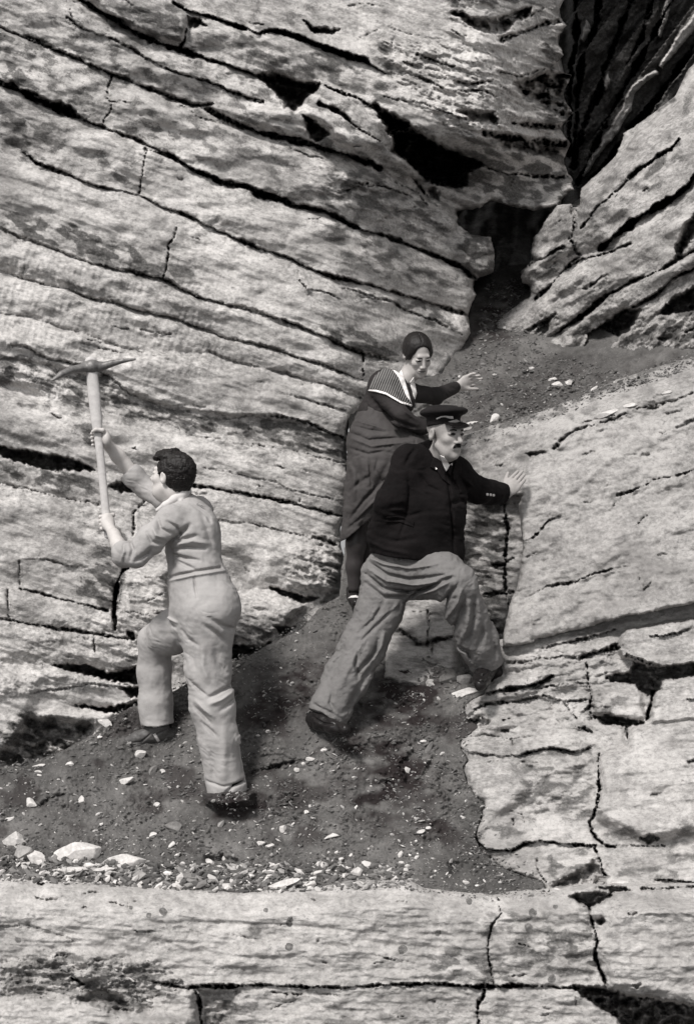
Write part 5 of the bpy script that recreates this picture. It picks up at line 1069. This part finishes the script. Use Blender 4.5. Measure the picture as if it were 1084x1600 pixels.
g.cut(P(784.5, 770, 7.61), unit(P(784, 770, 7.61) - P(746, 768, 7.46)), .004)
g.cap(P(784, 771, 7.61), P(792, 772, 7.64), .036, .036, .003, sub=True)
for pts, r_, a_ in [([(636,740),(640,770),(634,810),(622,845)], 2.4, .008), ([(612,800),(640,806),(660,800)], 3.2, .008), ([(602,795),(628,790),(640,800)], 4, .009), ([(600,812),(630,812),(646,822)], 1.3, .005), ([(700,742),(712,760),(722,780)], 4, .012), ([(716,742),(730,756),(742,776)], 3, .010), ([(724,748),(745,760),(760,762)], 2.6, -.008), ([(740,790),(720,782),(700,790)], 4, .012),
   ([(697,738),(702,770),(706,820),(710,875)], 2, .012), ([(655,742),(668,760),(690,770)], 3, .008), ([(650,700),(640,712),(632,728)], 3, .008), ([(590,840),(620,846),(650,842)], 4, .006), ([(745,752),(756,762),(754,778)], 3, .008), ([(575,846),(600,858),(640,866)], 3, -.006)]:
    g.fold(pts, 7.2, r_, a_, .5)
g.wob(.006, .08, 31); g.wob(.002, .025, 32)
g.wrinkle(.006, .045, -.4, 11)
solid('jacket', g, .005, M_jack, om, it=1, key='o_jack')
J = ['o_jack', 'o_head']
patch('shirt', J, [(687.6,711),(694,714),(702,726),(706.4,723.5),(705.5,731),(703,728),(696.8,737),(691,724)], .015, M_white, om, .6, .9)
patch('tie', J, [(702.5,726),(705.5,724.5),(706.5,732),(703,745),(699,738),(701,730)], .017, M_jack, om, .6, 1.0)
patch('lapel', ['o_jack'], [(679,714),(687,717),(691,724),(697,738),(703,758),(690,748),(683,736),(672,730),(676,718)], .012, M_jack, om, .8, 1.4)
patch('lapel', ['o_jack'], [(712,720),(720,725),(720,738),(712,750),(708,752),(707,736)], .012, M_jack, om, .8, 1.4)
patch('pocket_square', ['o_jack'], [(680,729.6),(684,732.4),(680.4,734.6)], .016, M_white, om, .4, .5)
for x, y in ((761.4, 772.6), (766.4, 773.1), (771.0, 773.8)): patch('cuff_button', ['o_jack'], disc(x, y, 2.1), .005, M_metal, om, .4, .7)
patch('pocket_flap', ['o_jack'], [(603,808),(625,806),(647,815),(646,824),(624,816),(603,817)], .006, M_jack, om, .8, 1.2)
# trousers
FOLD = 2.1; g = Sdf(); g.cap(P(606, 893, 7.36), P(660, 895, 7.35), .125, .12, .05)
g.chain([(P(655, 897, 7.32), .130), (P(690, 900, 7.20), .115), (P(714, 914, 7.13), .100)], k=.05); g.chain([(P(714, 914, 7.13), .098), (P(731, 960, 7.20), .100), (P(745, 1000, 7.27), .102), (P(763, 1046, 7.34), .086)], k=.04)
g.chain([(P(606, 903, 7.35), .135), (P(592, 955, 7.33), .112), (P(567, 1010, 7.30), .112), (P(541, 1060, 7.25), .112), (P(516, 1108, 7.20), .098), (P(504, 1130, 7.18), .088)], k=.045)
for pts, r_, a_ in [([(578,880),(605,898),(640,905),(690,897)], 2.4, .014), ([(576,890),(604,908),(645,914),(690,906)], 2.4, -.012), ([(572,898),(600,920),(640,926),(680,916)], 2.6, .014), ([(578,872),(600,882),(640,888),(680,880)], 2.4, -.010), ([(574,868),(590,872),(612,880)], 2.2, .010), ([(572,912),(600,934),(636,934)], 3, .010), ([(580,862),(600,868),(622,872)], 2, -.008),
   ([(640,938),(655,925),(690,905),(705,900)], 3, .016), ([(648,932),(675,920),(700,905)], 2.6, -.010), ([(686,958),(700,925),(710,912)], 4, .016), ([(694,968),(710,940),(716,920)], 3, -.012), ([(706,990),(716,960),(722,930)], 3.5, .012), ([(716,1006),(728,975),(730,940)], 4, -.010), ([(736,910),(746,950),(758,990)], 5, -.008), ([(728,1000),(738,965),(738,930)], 4, .010), ([(742,1020),(752,990),(752,955)], 5, .009), ([(718,1012),(732,1020),(738,1034)], 3, .014), ([(704,985),(700,995),(712,1008)], 3, .014), ([(765,985),(772,1010),(776,1030)], 4, .008), ([(745,905),(758,940),(770,980)], 3, .006),
   ([(614,950),(590,975),(566,1000)], 2.6, .010), ([(622,945),(600,962),(580,985)], 2.4, -.007), ([(600,940),(584,968),(560,990)], 2.6, .008), ([(590,1000),(586,1020),(560,1048),(558,1060)], 3, .012), ([(600,990),(596,1010),(584,1030)], 3.4, -.010), ([(558,1020),(555,1040),(562,1058)], 2.2, .010), ([(548,990),(530,1030),(508,1070)], 5, .007), ([(575,985),(552,1030),(525,1080)], 5, -.006), ([(580,1040),(560,1075),(545,1105)], 5, .010), ([(490,1098),(510,1106),(535,1120)], 2.2, .006), ([(520,1080),(516,1095),(524,1108)], 3, .008)]:
    g.fold(pts, 7.2, r_, a_, .4)
g.hem(P(508, 1122, 7.19), P(541, 1060, 7.24), .088, .15); g.hem(P(761, 1040, 7.335), P(745, 995, 7.27), .084, .14)
g.wob(.006, .06, 41); g.wob(.0025, .02, 42)
g.wrinkle(.0075, .034, .9, 7); g.wrinkle(.003, .016, .2, 9)
FOLD = 1.6
solid('trousers', g, .0045, M_trou, om, it=1, key='o_tr')
g = Sdf(); g.chain([(P(498, 1120, 7.18), .042), (P(505, 1128, 7.14), .040), (P(520, 1136, 7.08), .034), (P(540, 1140, 7.02), .024)], k=.02); g.cap(P(486, 1124, 7.20), P(498, 1132, 7.16), .030, .034, .02)
g.cap(P(486, 1132, 7.19), P(525, 1144, 7.06), .018, .016, .005); g.fold([(488,1122),(505,1130),(520,1130)], 7.1, 1.5, .006); g.wob(.003, .03, 5)
solid('boot', g, .003, M_boot, om, it=1)
g = Sdf(); g.chain([(P(762, 1038, 7.34), .060), (P(756, 1050, 7.30), .050), (P(752, 1062, 7.22), .042), (P(750, 1070, 7.15), .032)], k=.02); g.cap(P(768, 1040, 7.38), P(774, 1050, 7.38), .045, .04, .02)
g.cap(P(770, 1058, 7.38), P(772, 1052, 7.38), .028, .03, .01); g.cap(P(749, 1074, 7.14), P(757, 1066, 7.25), .02, .02, .005); g.fold([(744,1052),(754,1056),(764,1050)], 7.2, 1.5, .006); g.fold([(744,1060),(754,1064),(764,1060)], 7.2, 1.5, .005)
solid('boot', g, .003, M_boot, om, it=1)
finish_person(om, {'cap': ['visor', 'cap_braid'], 'jacket': ['lapel', 'pocket_square', 'cuff_button', 'pocket_flap'], 'shirt': ['tie'], 'body': ['eye', 'eyebrow', 'moustache']})

# ================================================================== young woman
yw = person_root(8.0, 552, 946, 'young dark-haired woman in a long dark dress, feeling her way down the rock')
c = P(653, 553, 8.0); R = frame((.33, -.80, -.54), roll=-.10); neck = P(630, 596, 8.04)
hs = head_sdf(c, R, neck, s=.94, rn=.044, fem=1); hV, hF = hs.mesh(.0028); BVH['w_head'] = BVHTree.FromPolygons(hV.tolist(), hF.tolist())
g = Sdf(); wr = P(716, 603, 8.42); g.chain([(P(700, 608, 8.36), .030), (wr, .023)], k=.02)
hand_ops(g, wr, P(748, 586, 8.50) - wr, np.array([.1, -1.0, -.35]), 1, [.12, .22, .40, .5], spread=.16, s=.98, thumb=(.55, .35)); h2 = g.mesh(.0028)
g = Sdf(); wr = P(672, 666, 7.82); g.chain([(P(660, 666, 7.80), .030), (wr, .023)], k=.02); hand_ops(g, wr, np.array([.9, .3, -.15]), np.array([0, .2, -1.0]), 1, [.3, .3, .3, .3], s=.92); h3 = g.mesh(.003)
core = bare([[(neck, .042), (P(606, 625, 8.02), .08), (P(588, 665, 8.0), .075), (P(588, 700, 8.0), .09)], [(P(580, 720, 7.98), .07), (P(562, 800, 7.97), .035), (P(556, 840, 7.98), .032), (P(552, 925, 7.99), .018)],
   [(P(596, 612, 7.90), .035), (P(626, 655, 7.79), .018), (P(662, 667, 7.80), .018)], [(P(640, 612, 8.08), .035), (P(680, 618, 8.22), .03), (P(702, 608, 8.36), .026)]])
V, Fc = join_vf([(relax(hV, hF, 1), hF), (relax(h2[0], h2[1], 1), h2[1]), (relax(h3[0], h3[1], 1), h3[1]), core]); mesh_obj('body', V, Fc, M_skinw, yw)
T = lambda x, y, z: c + R @ (np.array([x, y, z]) * .94)
g = Sdf(); g.ell(T(0, -.024, .034), np.array([.080, .101, .085]), R, k=.01); g.ell(T(0, -.072, -.03), np.array([.060, .048, .05]), R, k=.03); g.ell(T(-.028, -.100, -.055), np.array([.038, .030, .030]), R, k=.012)
for sx in (-1, 1): g.ell(T(sx * .064, -.008, .008), np.array([.020, .048, .032]), R, k=.02)
g.cut(T(0, .064, .045), R @ np.array([0, .88, -.47]), .010); g.cut(T(0, 0, -.085), R @ np.array([0, .2, -1]), .01)
g.ell(T(0, .105, -.025), np.array([.056, .055, .088]), R, k=.01, sub=True)
g.ell(T(.004, .100, .050), np.array([.046, .052, .034]), R, k=.012, sub=True); g.cap(T(.006, .075, .10), T(.006, -.02, .122), .004, .003, .006, sub=True)
g.wob(.002, .012, 6, (1, 1, .3))
solid('hair', g, .0028, M_hair, yw, it=1)
M_lip = cloth_mat('lips', 0.12, var=0.1, rough=0.4, bump=0); face_bits(T, 'w_head', yw, M_hair, lip=M_lip, bz=.020, bh=.0015, eh=.006, ew=.0145)
# dress: bodice and sleeves
g = Sdf(); g.cap(P(604, 606, 8.0), P(592, 660, 8.0), .110, .098, .05); g.cap(P(597, 606, 7.93), P(636, 612, 8.08), .062, .058, .05); g.ell(P(622, 628, 7.97), np.array([.095, .09, .085]), k=.05)
g.chain([(P(597, 610, 7.91), .062), (P(626, 652, 7.78), .054), (P(660, 668, 7.79), .042)], k=.025); g.chain([(P(640, 613, 8.08), .056), (P(680, 619, 8.22), .047), (P(711, 605, 8.39), .034)], k=.025)
g.cap(neck, P(634, 580, 8.02), .045, .05, .004, sub=True); g.cap(P(588, 648, 8.0), P(586, 664, 8.0), .108, .118, .03)
for pts, r_, a_ in [([(612,655),(630,664),(650,670)], 2.4, .009), ([(600,640),(612,655),(625,668)], 3, .010), ([(575,640),(590,650),(612,655)], 2.6, .008), ([(625,640),(640,652),(650,658)], 2.4, -.007), ([(572,628),(580,640),(592,645)], 3, .007), ([(660,610),(675,618),(690,616)], 2.4, .007), ([(640,640),(652,652)], 2.4, .009)]:
    g.fold(pts, 7.85, r_, a_, .45)
g.wob(.004, .05, 51); g.wob(.0015, .02, 52)
g.wrinkle(.005, .03, -.5, 15)
solid('dress_bodice', g, .0045, M_dress, yw, it=1, key='w_dr')
g = Sdf(); g.chain([(P(588, 655, 8.0), .112), (P(590, 690, 7.98), .165), (P(594, 730, 7.95), .175)], k=.05); g.chain([(P(600, 705, 7.95), .15), (P(642, 704, 7.86), .11)], k=.06)
g.chain([(P(592, 735, 7.95), .160), (P(576, 775, 7.94), .130), (P(565, 800, 7.94), .085), (P(556, 835, 7.95), .075), (P(552, 860, 7.95), .06)], k=.06); g.cap(P(572, 795, 7.93), P(602, 780, 7.92), .09, .09, .04)
g.cut(P(572, 812, 7.95), np.array([.62, .12, -.72]), .003); g.cap(P(566, 800, 7.96), P(580, 850, 7.96), .062, .08, .004, sub=True)
for pts, r_, a_ in [([(550,676),(575,688),(605,686),(640,684)], 2.2, .009), ([(548,684),(580,698),(612,694),(645,690)], 2.2, -.008), ([(552,664),(575,672),(600,676)], 2.2, .008), ([(556,656),(580,664),(605,672)], 2, -.006), ([(547,700),(575,710),(600,706)], 2.2, .007), ([(576,718),(578,740),(580,762)], 1.6, .009), ([(590,715),(586,735),(600,760)], 2, .006), ([(616,704),(626,712),(618,728)], 3, .012), ([(612,700),(620,714),(628,722)], 2, -.008),
   ([(548,810),(570,780),(600,750)], 2.6, .009), ([(552,818),(578,790),(606,762)], 2.6, -.009), ([(544,826),(570,802),(598,776)], 2.2, .009), ([(545,770),(560,755),(580,742)], 3, .006), ([(541,720),(552,740),(554,780)], 4, -.006), ([(560,720),(562,745),(556,785)], 4, .007), ([(605,725),(590,755),(572,780)], 4, .006)]:
    g.fold(pts, 7.85, r_, a_, .45)
g.wob(.005, .06, 61); g.wob(.0015, .02, 62)
g.wrinkle(.006, .03, .8, 13)
solid('skirt', g, .005, M_skirt, yw, it=1, key='w_sk')
g = Sdf(); g.chain([(P(562, 800, 7.96), .056), (P(556, 850, 7.97), .053), (P(553, 885, 7.98), .043), (P(553, 918, 7.98), .033)], k=.03); g.chain([(P(600, 790, 7.99), .05), (P(574, 850, 8.08), .045), (P(566, 905, 8.1), .035)], k=.02)
solid('stockings', g, .004, M_stock, yw, it=1)
g = Sdf(); g.chain([(P(549, 922, 8.02), .030), (P(552, 932, 7.98), .034), (P(554, 938, 7.90), .030), (P(556, 942, 7.84), .022)], k=.02); g.cap(P(546, 930, 8.05), P(546, 940, 8.06), .022, .016, .01); g.cap(P(553, 920, 7.97), P(553, 912, 7.98), .034, .03, .006, sub=True)
g.wob(.002, .03, 9); solid('shoe', g, .0028, M_boot, yw, it=1, key='w_shoe')
patch('shoe_strap', ['w_shoe'], [(543,935),(548,931),(556,930),(563,933),(563,936),(556,933.5),(549,934)], .004, M_metal, yw, .5, .7)
# ribbed shawl collar with scalloped edge, white inner collar
rib = lambda x, y: ((0.0035 * math.sin((x * .93 + y * .37) * 1.75)), 0.5 + 0.5 * math.sin((x * .93 + y * .37) * 1.75))
W = ['w_dr', 'w_head']
patch('shawl_collar', W, [(575,610),(581,597),(587,586),(603,572.5),(613,577),(623,591),(634.5,619.6),(643,633.5),(626,628),(603,614.6),(588,610.5)], .012, M_knit, yw, .5, 1.4, fn=rib)
patch('collar', W, [(603,572.5),(612,566.5),(624,565.5),(627,578),(632,593),(640,619.6),(643,631),(634.5,619),(623,591),(613,577)], .018, M_white, yw, .6, 1.0)
patch('collar', W, [(640,597),(646,589),(651,614),(648,624),(644,612)], .016, M_white, yw, .6, .9)
sc_ed = lambda x, y: (0.002 * math.sin(x * 1.6), 0)
patch('scalloped_edging', W, [(575,610.6),(576,608.4),(588,608.8),(603,612.8),(626,626.3),(643.5,632),(643,635),(626,630),(603,616.6),(588,612.4)], .017, M_white, yw, .5, .8, fn=sc_ed)
finish_person(yw, {'dress_bodice': ['shawl_collar', 'collar', 'scalloped_edging'], 'shoe': ['shoe_strap'], 'body': ['eye', 'eyebrow', 'lips']})
# ------------------------------------------------------------------ unseen rock added above the corner to shade the cleft, loose stones, gravel
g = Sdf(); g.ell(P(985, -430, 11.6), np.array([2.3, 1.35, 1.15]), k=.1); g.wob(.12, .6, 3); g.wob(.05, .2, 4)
V, Fc = g.mesh(.06); tag(mesh_obj('added_shade_rock', V, Fc, M_dark), kind='structure')

def ico(sub):
    import bmesh
    bm = bmesh.new(); bmesh.ops.create_icosphere(bm, subdivisions=sub, radius=1.0)
    V = np.array([v.co[:] for v in bm.verts]); Fc = np.array([[v.index for v in f.verts] for f in bm.faces]); bm.free(); return V, Fc
ICO = {k_: ico(k_) for k_ in (1, 2, 4)}
def stone_mat(name, lo, hi):
    m, n, b = NT(name); tc = n.nodes.new('ShaderNodeTexCoord')
    a_ = noise(n, 9, 6, .65, tc.outputs['Object']); f_ = noise(n, 70, 5, .7, tc.outputs['Object'])
    n.links.new(ramp(n, math_n(n, 'ADD', math_n(n, 'MULTIPLY', a_, .6), math_n(n, 'MULTIPLY', f_, .4)), [(.36, lo), (.64, hi)]), b.inputs['Base Color'])
    b.inputs['Roughness'].default_value = .92; b.inputs['Specular IOR Level'].default_value = .12
    bp = N(n, 'ShaderNodeBump', Strength=.35, Distance=.006); n.links.new(f_, bp.inputs['Height']); n.links.new(bp.outputs[0], b.inputs['Normal']); return m
MS = {'p': stone_mat('pale_stone', .34, .62), 'g': stone_mat('grey_stone', .16, .32), 'd': stone_mat('dark_slate', .06, .14), 'b': stone_mat('soil_caked_stone', .10, .24)}
def surf_Y(px, py):
    best = 99
    for inf, Yf in ((I_soil, Y_soil), (I_low, None), (I_ledge, None), (I_slab, None)):
        gg = inf['g']; i = int(round((px - gg.x0) / gg.step)); j = int(round((py - gg.y0) / gg.step))
        if 0 <= i < gg.nx and 0 <= j < gg.ny and inf['ok'][j, i]: best = min(best, float(inf['Y'][j, i]))
    return best if best < 90 else float(Y_soil(np.array([px]), np.array([py]))[0])
def stone_shape(V, rs, planes=9, flat=1.0):
    V = V.copy()
    for _ in range(planes):
        n_ = unit(rs.normal(size=3)); d_ = rs.uniform(.42, .78); e = np.maximum(V @ n_ - d_, 0); V -= e[:, None] * n_ * .95
    r_ = 1 + .05 * fbm(V[:, 0] * 2.2 + rs.rand() * 50, V[:, 2] * 2.2 + V[:, 1], 4) + .02 * fbm(V[:, 0] * 7, V[:, 1] * 7 + V[:, 2] * 5, 3)
    return V * r_[:, None]
def stone(px, py, w_, h_, ang, mat, label, group=None, name='stone', thick=None, seed=0):
    """w_ x h_ photo pixels across; a flat stone lies tipped on the slope"""
    rs = np.random.RandomState(seed + int(px * 7 + py)); V, Fc = ICO[4] if w_ > 12 else ICO[2]
    V = stone_shape(V, rs, 13); V /= np.abs(V).max(0)
    Y0 = surf_Y(px, py); m_ = Y0 / F
    a_, b_ = w_ * m_ / 2, h_ * m_ / 2; t_ = thick * m_ if thick else min(a_, b_) * .9
    V = V * np.array([a_, t_, b_])
    an = math.radians(-ang); ca, sa = math.cos(an), math.sin(an)
    # lean back with the slope, then roll in the picture plane
    lean = math.radians(20); V = np.stack([V[:, 0], V[:, 1] * math.cos(lean) - V[:, 2] * math.sin(lean) * -1 * .4, V[:, 2]], 1)
    V = np.stack([V[:, 0] * ca - V[:, 2] * sa, V[:, 1], V[:, 0] * sa + V[:, 2] * ca], 1)
    o = mesh_obj(name, V, Fc, MS[mat], smooth=False)
    o.location = P(px, py, Y0 - t_ * .25)
    tag(o, label, 'stone', group); return o
ST = [
 (198,1221,46,13,-22,'p','pale sharp-edged stone lying alone left of the coverall man\'s rear foot'),
 (217,1180,25,15,-32,'p','small pale shard just below the toe of the coverall man\'s front shoe'),
 (240,1206,15,20,35,'b','soil-caked lump right of the pale sharp-edged stone'), (254,1206,10,11,0,'p','tiny pale stone beside the soil-caked lump'),
 (124,1333,82,34,-3,'p','largest pale boulder on the ledge at the foot of the soil mound'), (197,1347,62,26,6,'p','rough pale block right of the largest boulder on the ledge'),
 (20,1316,42,30,25,'p','pale slanting stone at the left edge of the picture on the ledge'), (36,1333,34,30,-40,'g','greyer stone leaning behind the slanting stone at the left edge'),
 (58,1341,44,24,15,'p','pale stone between the left edge stones and the largest boulder'), (115,1360,70,12,-3,'p','long flat flake under the largest pale boulder'),
 (163,1360,40,9,-4,'p','thin flake lying under the rough pale block'), (165,1129,25,17,5,'p','pale rounded stone at the top of the soil beside the left cliff foot'),
 (61,1197,24,6,-4,'p','top one of three thin flakes stacked on the soil at far left'), (60,1206,13,5,0,'p','middle one of three thin flakes stacked on the soil at far left'), (61,1212,11,5,0,'p','bottom one of three thin flakes stacked on the soil at far left'),
 (109,1193,16,9,-5,'p','small pale stone where the soil meets the left cliff'), (48,1256,20,14,35,'p','pale wedge half buried in soil at far left'), (127,1250,14,13,20,'p','small pale stone in the middle of the left soil slope'),
 (10,1282,26,7,-20,'p','pale splinter cut by the left edge of the picture'), (325,1347,23,13,10,'p','pale stone lying in the dark hollow below the coverall man'), (350,1343,10,14,15,'p','upright pale stone on the right of the dark hollow'),
 (432,1385,76,12,-14,'p','long tilted slab of stone resting on the edge of the ledge'), (489,1367,26,9,5,'p','flat pale stone right of the long tilted slab'), (482,1383,38,11,-8,'p','flat pale stone under its neighbour right of the tilted slab'),
 (502,1354,24,14,10,'p','heart-shaped pale stone above the two flat ones'), (558,1363,27,20,4,'p','squarish pale block at the back of the ledge'), (561,1381,22,10,-6,'p','pale flake below the squarish block'),
 (536,1369,8,11,0,'p','small round pebble left of the squarish block'), (547,1338,15,8,-38,'p','slim pale stone pointing up to the right on the lower soil'), (532,1343,11,8,-15,'p','small pale stone left of the slim pointing one'),
 (518,1307,24,9,-8,'p','pale flat stone alone in the lower middle of the soil'), (409,1318,16,8,-5,'p','left one of two touching pale stones below the middle of the mound'), (421,1323,16,9,-5,'p','right one of two touching pale stones below the middle of the mound'),
 (443,1295,13,14,40,'p','pale upright chip on the soil below the trouser hem of the elderly man'), (345,1288,17,12,-35,'g','grey stone straight below the coverall man\'s rear foot'), (485,1186,20,8,8,'p','bone-shaped pale stone below the elderly man\'s rear boot'),
 (464,1204,10,9,0,'p','pale pebble below left of the bone-shaped stone'), (505,1172,12,7,0,'p','pale pebble above right of the bone-shaped stone'), (478,1270,10,8,0,'p','pale pebble in the middle of the dark soil'), (487,1260,13,5,-3,'p','thin pale chip just above the middle pebble'),
 (275,1386,19,11,5,'p','pale stone on the ledge rim left of the tilted slab'), (356,1386,20,11,15,'p','pale stone on the ledge just left of the tilted slab\'s end'), (381,1388,17,9,-20,'p','pale stone touching the lower left end of the tilted slab'), (391,1368,14,8,5,'p','pale pebble above the left end of the tilted slab'),
 (418,1371,22,7,-38,'p','slanting pale chip behind the tilted slab'), (431,1354,15,6,-42,'p','higher slanting pale chip behind the tilted slab'), (422,1352,9,9,0,'p','pale pebble touching the higher slanting chip'), (238,1305,15,9,-15,'p','small pale stone above the rough pale block'),
 (245,1258,12,9,-10,'p','pale pebble left of the broken brown stone'), (272,1294,30,20,20,'b','broken brown stone standing in the soil above the hollow'), (268,1320,14,9,-30,'p','pale chip below the broken brown stone'), (166,1373,13,13,0,'p','pale cube-like stone under the rough pale block'),
 (219,1368,24,16,-10,'g','grey stone between the rough pale block and the ledge rim'), (300,1372,40,14,8,'b','soil-caked flat stone on the ledge left of the hollow'), (657,1300,15,6,-14,'p','left one of two thin chips lying in line on the right of the mound'), (669,1294,9,5,0,'p','right one of two thin chips lying in line on the right of the mound'),
 (635,1204,13,12,-30,'p','bright pale stone high in the middle of the right soil slope'), (625,1337,9,15,15,'p','upright pale sliver low on the right soil slope'), (627,1349,12,8,25,'p','pale stone just below the upright sliver'), (635,1361,12,9,40,'p','pale stone nearest the ledge under the upright sliver'), (729,1380,15,6,10,'p','thin pale chip at the right foot of the soil'),
 (669,1170,26,8,-55,'b','long soil-caked stone slanting on the slope near the right blocks'), (863,592,15,9,-10,'p','upper left one of three pale stones together on the high gully soil'), (872,601,21,11,-12,'p','biggest one of three pale stones together on the high gully soil'), (888,597,13,11,-20,'p','right one of three pale stones together on the high gully soil'),
 (830,575,10,6,5,'p','tiny pale stone alone high in the gully'), (771,656,23,15,-40,'p','pale angular stone on the soil edge above the big slab'), (738,661,22,8,-12,'p','pale stone behind the visor of the peaked cap'), (733,670,20,6,-12,'g','grey chip just under the pale stone behind the cap'),
 (696,1060,40,18,3,'d','dark rounded flat stone under the elderly man\'s front boot'), (727,1061,30,20,10,'g','grey broken stone touching the front boot'), (727,1083,46,16,-10,'p','pale flat stone wedged below the dark rounded one'), (622,984,14,8,5,'p','bright pale chip between the elderly man\'s legs'),
 (520,1143,20,8,5,'p','bright pale flake at the toe of the elderly man\'s rear boot'), (733,1113,16,18,0,'g','grey stone jammed at the left rim of the right blocks'), (950,645,38,9,-18,'p','left one of two bright flat stones on the crest of the slab'), (987,633,28,8,-10,'p','right one of two bright flat stones on the crest of the slab'), (1040,614,20,6,-15,'p','bright thin flake near the right edge on top of the slab'),
 (930,606,18,5,-30,'p','thin pale splinter on the soil above the slab'), (966,1380,38,8,-3,'p','pale layered flake lying at the foot of the right blocks'), (868,1391,22,6,5,'p','white flake in the soil pocket at the foot of the right blocks'), (944,1376,22,7,20,'g','grey flake beside the pale layered flake'),
]
for s_ in ST: stone(*s_[:6], s_[6], 'loose stones on the soil and ledge')
# gravel: thousands of small chips scattered over soil and ledge rim
rs = np.random.RandomState(5); Vs = []; Fs = []; off = 0; bV, bF = ICO[1]
CH = [stone_shape(bV * 1.0, rs, 5) for _ in range(24)]
def scatter(n_, region, wlo, whi, dens=None):
    global off
    xa, xb, ya, yb = bb(region); k_ = 0
    while k_ < n_:
        X_ = rs.uniform(xa, xb, 4000); Y_ = rs.uniform(ya, yb, 4000); d_, _, _ = poly_sdf(X_, Y_, region)
        ok_ = d_ < 0
        if dens is not None: ok_ &= rs.rand(4000) < dens(X_, Y_)
        for x, y in zip(X_[ok_], Y_[ok_]):
            if k_ >= n_: break
            Y0 = surf_Y(x, y); sz = (wlo + (whi - wlo) * rs.rand() ** 3.2) * Y0 / F / 2
            v = CH[rs.randint(24)] * (1 + rs.uniform(-.15, .15, (len(bV), 1))); v = v * sz * np.array([rs.uniform(.8, 1.8), .8, rs.uniform(.3, .9)])
            a_ = rs.uniform(-1, 1); v = np.stack([v[:, 0] * math.cos(a_) - v[:, 2] * math.sin(a_), v[:, 1], v[:, 0] * math.sin(a_) + v[:, 2] * math.cos(a_)], 1)
            Vs.append(v + P(x, y, Y0 - sz * .2)); Fs.append(bF + off); off += len(bV); TN.extend([rs.rand()] * len(bV)); k_ += 1
TN = []
mound = [(0,1200),(100,1172),(200,1120),(360,1035),(480,980),(545,945),(640,985),(740,1090),(722,1200),(745,1300),(800,1385),(640,1385),(400,1395),(200,1386),(0,1378)]
scatter(4200, mound, 1.6, 8, lambda x, y: np.clip(.25 + .9 * fbm(x / 60, y / 40, 3, seed=44) + (y - 1200) / 420, .05, 1))
n0 = len(TN); scatter(4500, mound, 2.0, 7.5, lambda x, y: np.clip(.15 + 1.3 * fbm(x / 45, y / 30, 3, seed=48), .03, 1)); TN[n0:] = [t_ * .42 for t_ in TN[n0:]]
n0 = len(TN); scatter(2600, [(690,590),(740,540),(760,440),(840,430),(860,550),(1000,590),(1084,560),(1084,575),(860,640),(740,670)], 2, 8); TN[n0:] = [t_ * .5 for t_ in TN[n0:]]
scatter(1900, [(0,1340),(300,1350),(640,1350),(640,1384),(430,1396),(280,1392),(100,1380),(0,1376)], 3, 17)
scatter(350, [(690,590),(740,540),(760,440),(840,430),(860,550),(1000,590),(860,640),(740,670)], 2, 8)
scatter(160, [(640,1280),(760,1260),(860,1390),(700,1395)], 2, 7); scatter(120, [(80,1490),(240,1500),(300,1545),(200,1580),(60,1560)], 3, 12); scatter(40, [(860,1380),(930,1350),(945,1380)], 2, 5)
n0 = len(TN); scatter(900, [(700,680),(785,655),(900,612),(1084,548),(1084,575),(950,622),(850,660),(710,705)], 1.6, 6); scatter(500, [(715,1100),(735,1090),(735,1150),(728,1190),(735,1230),(765,1260),(752,1300),(770,1335),(850,1372),(850,1395),(780,1380),(735,1340),(735,1280),(745,1260),(715,1220),(712,1160)], 1.6, 6)
scatter(700, [(-20,1190),(60,1182),(145,1142),(205,1098),(380,1020),(540,925),(540,945),(400,1040),(210,1118),(60,1205),(-20,1210)], 1.6, 6); scatter(500, [(560,1372),(640,1372),(760,1390),(860,1388),(860,1402),(760,1408),(640,1392),(560,1390)], 1.6, 7); TN[n0:] = [t_ * .75 for t_ in TN[n0:]]
m, n, b = NT('gravel'); at = N(n, 'ShaderNodeAttribute'); at.attribute_name = 'tone'
n.links.new(ramp(n, at.outputs['Fac'], [(0.0, .05), (.45, .13), (.8, .3), (1.0, .6)]), b.inputs['Base Color']); b.inputs['Roughness'].default_value = .9
tag(mesh_obj('gravel', np.concatenate(Vs), np.concatenate(Fs), m, smooth=False, attrs={'tone': TN}), kind='stuff', label='small stone chips strewn over the dark soil mound and the ledge rim', cat='gravel')
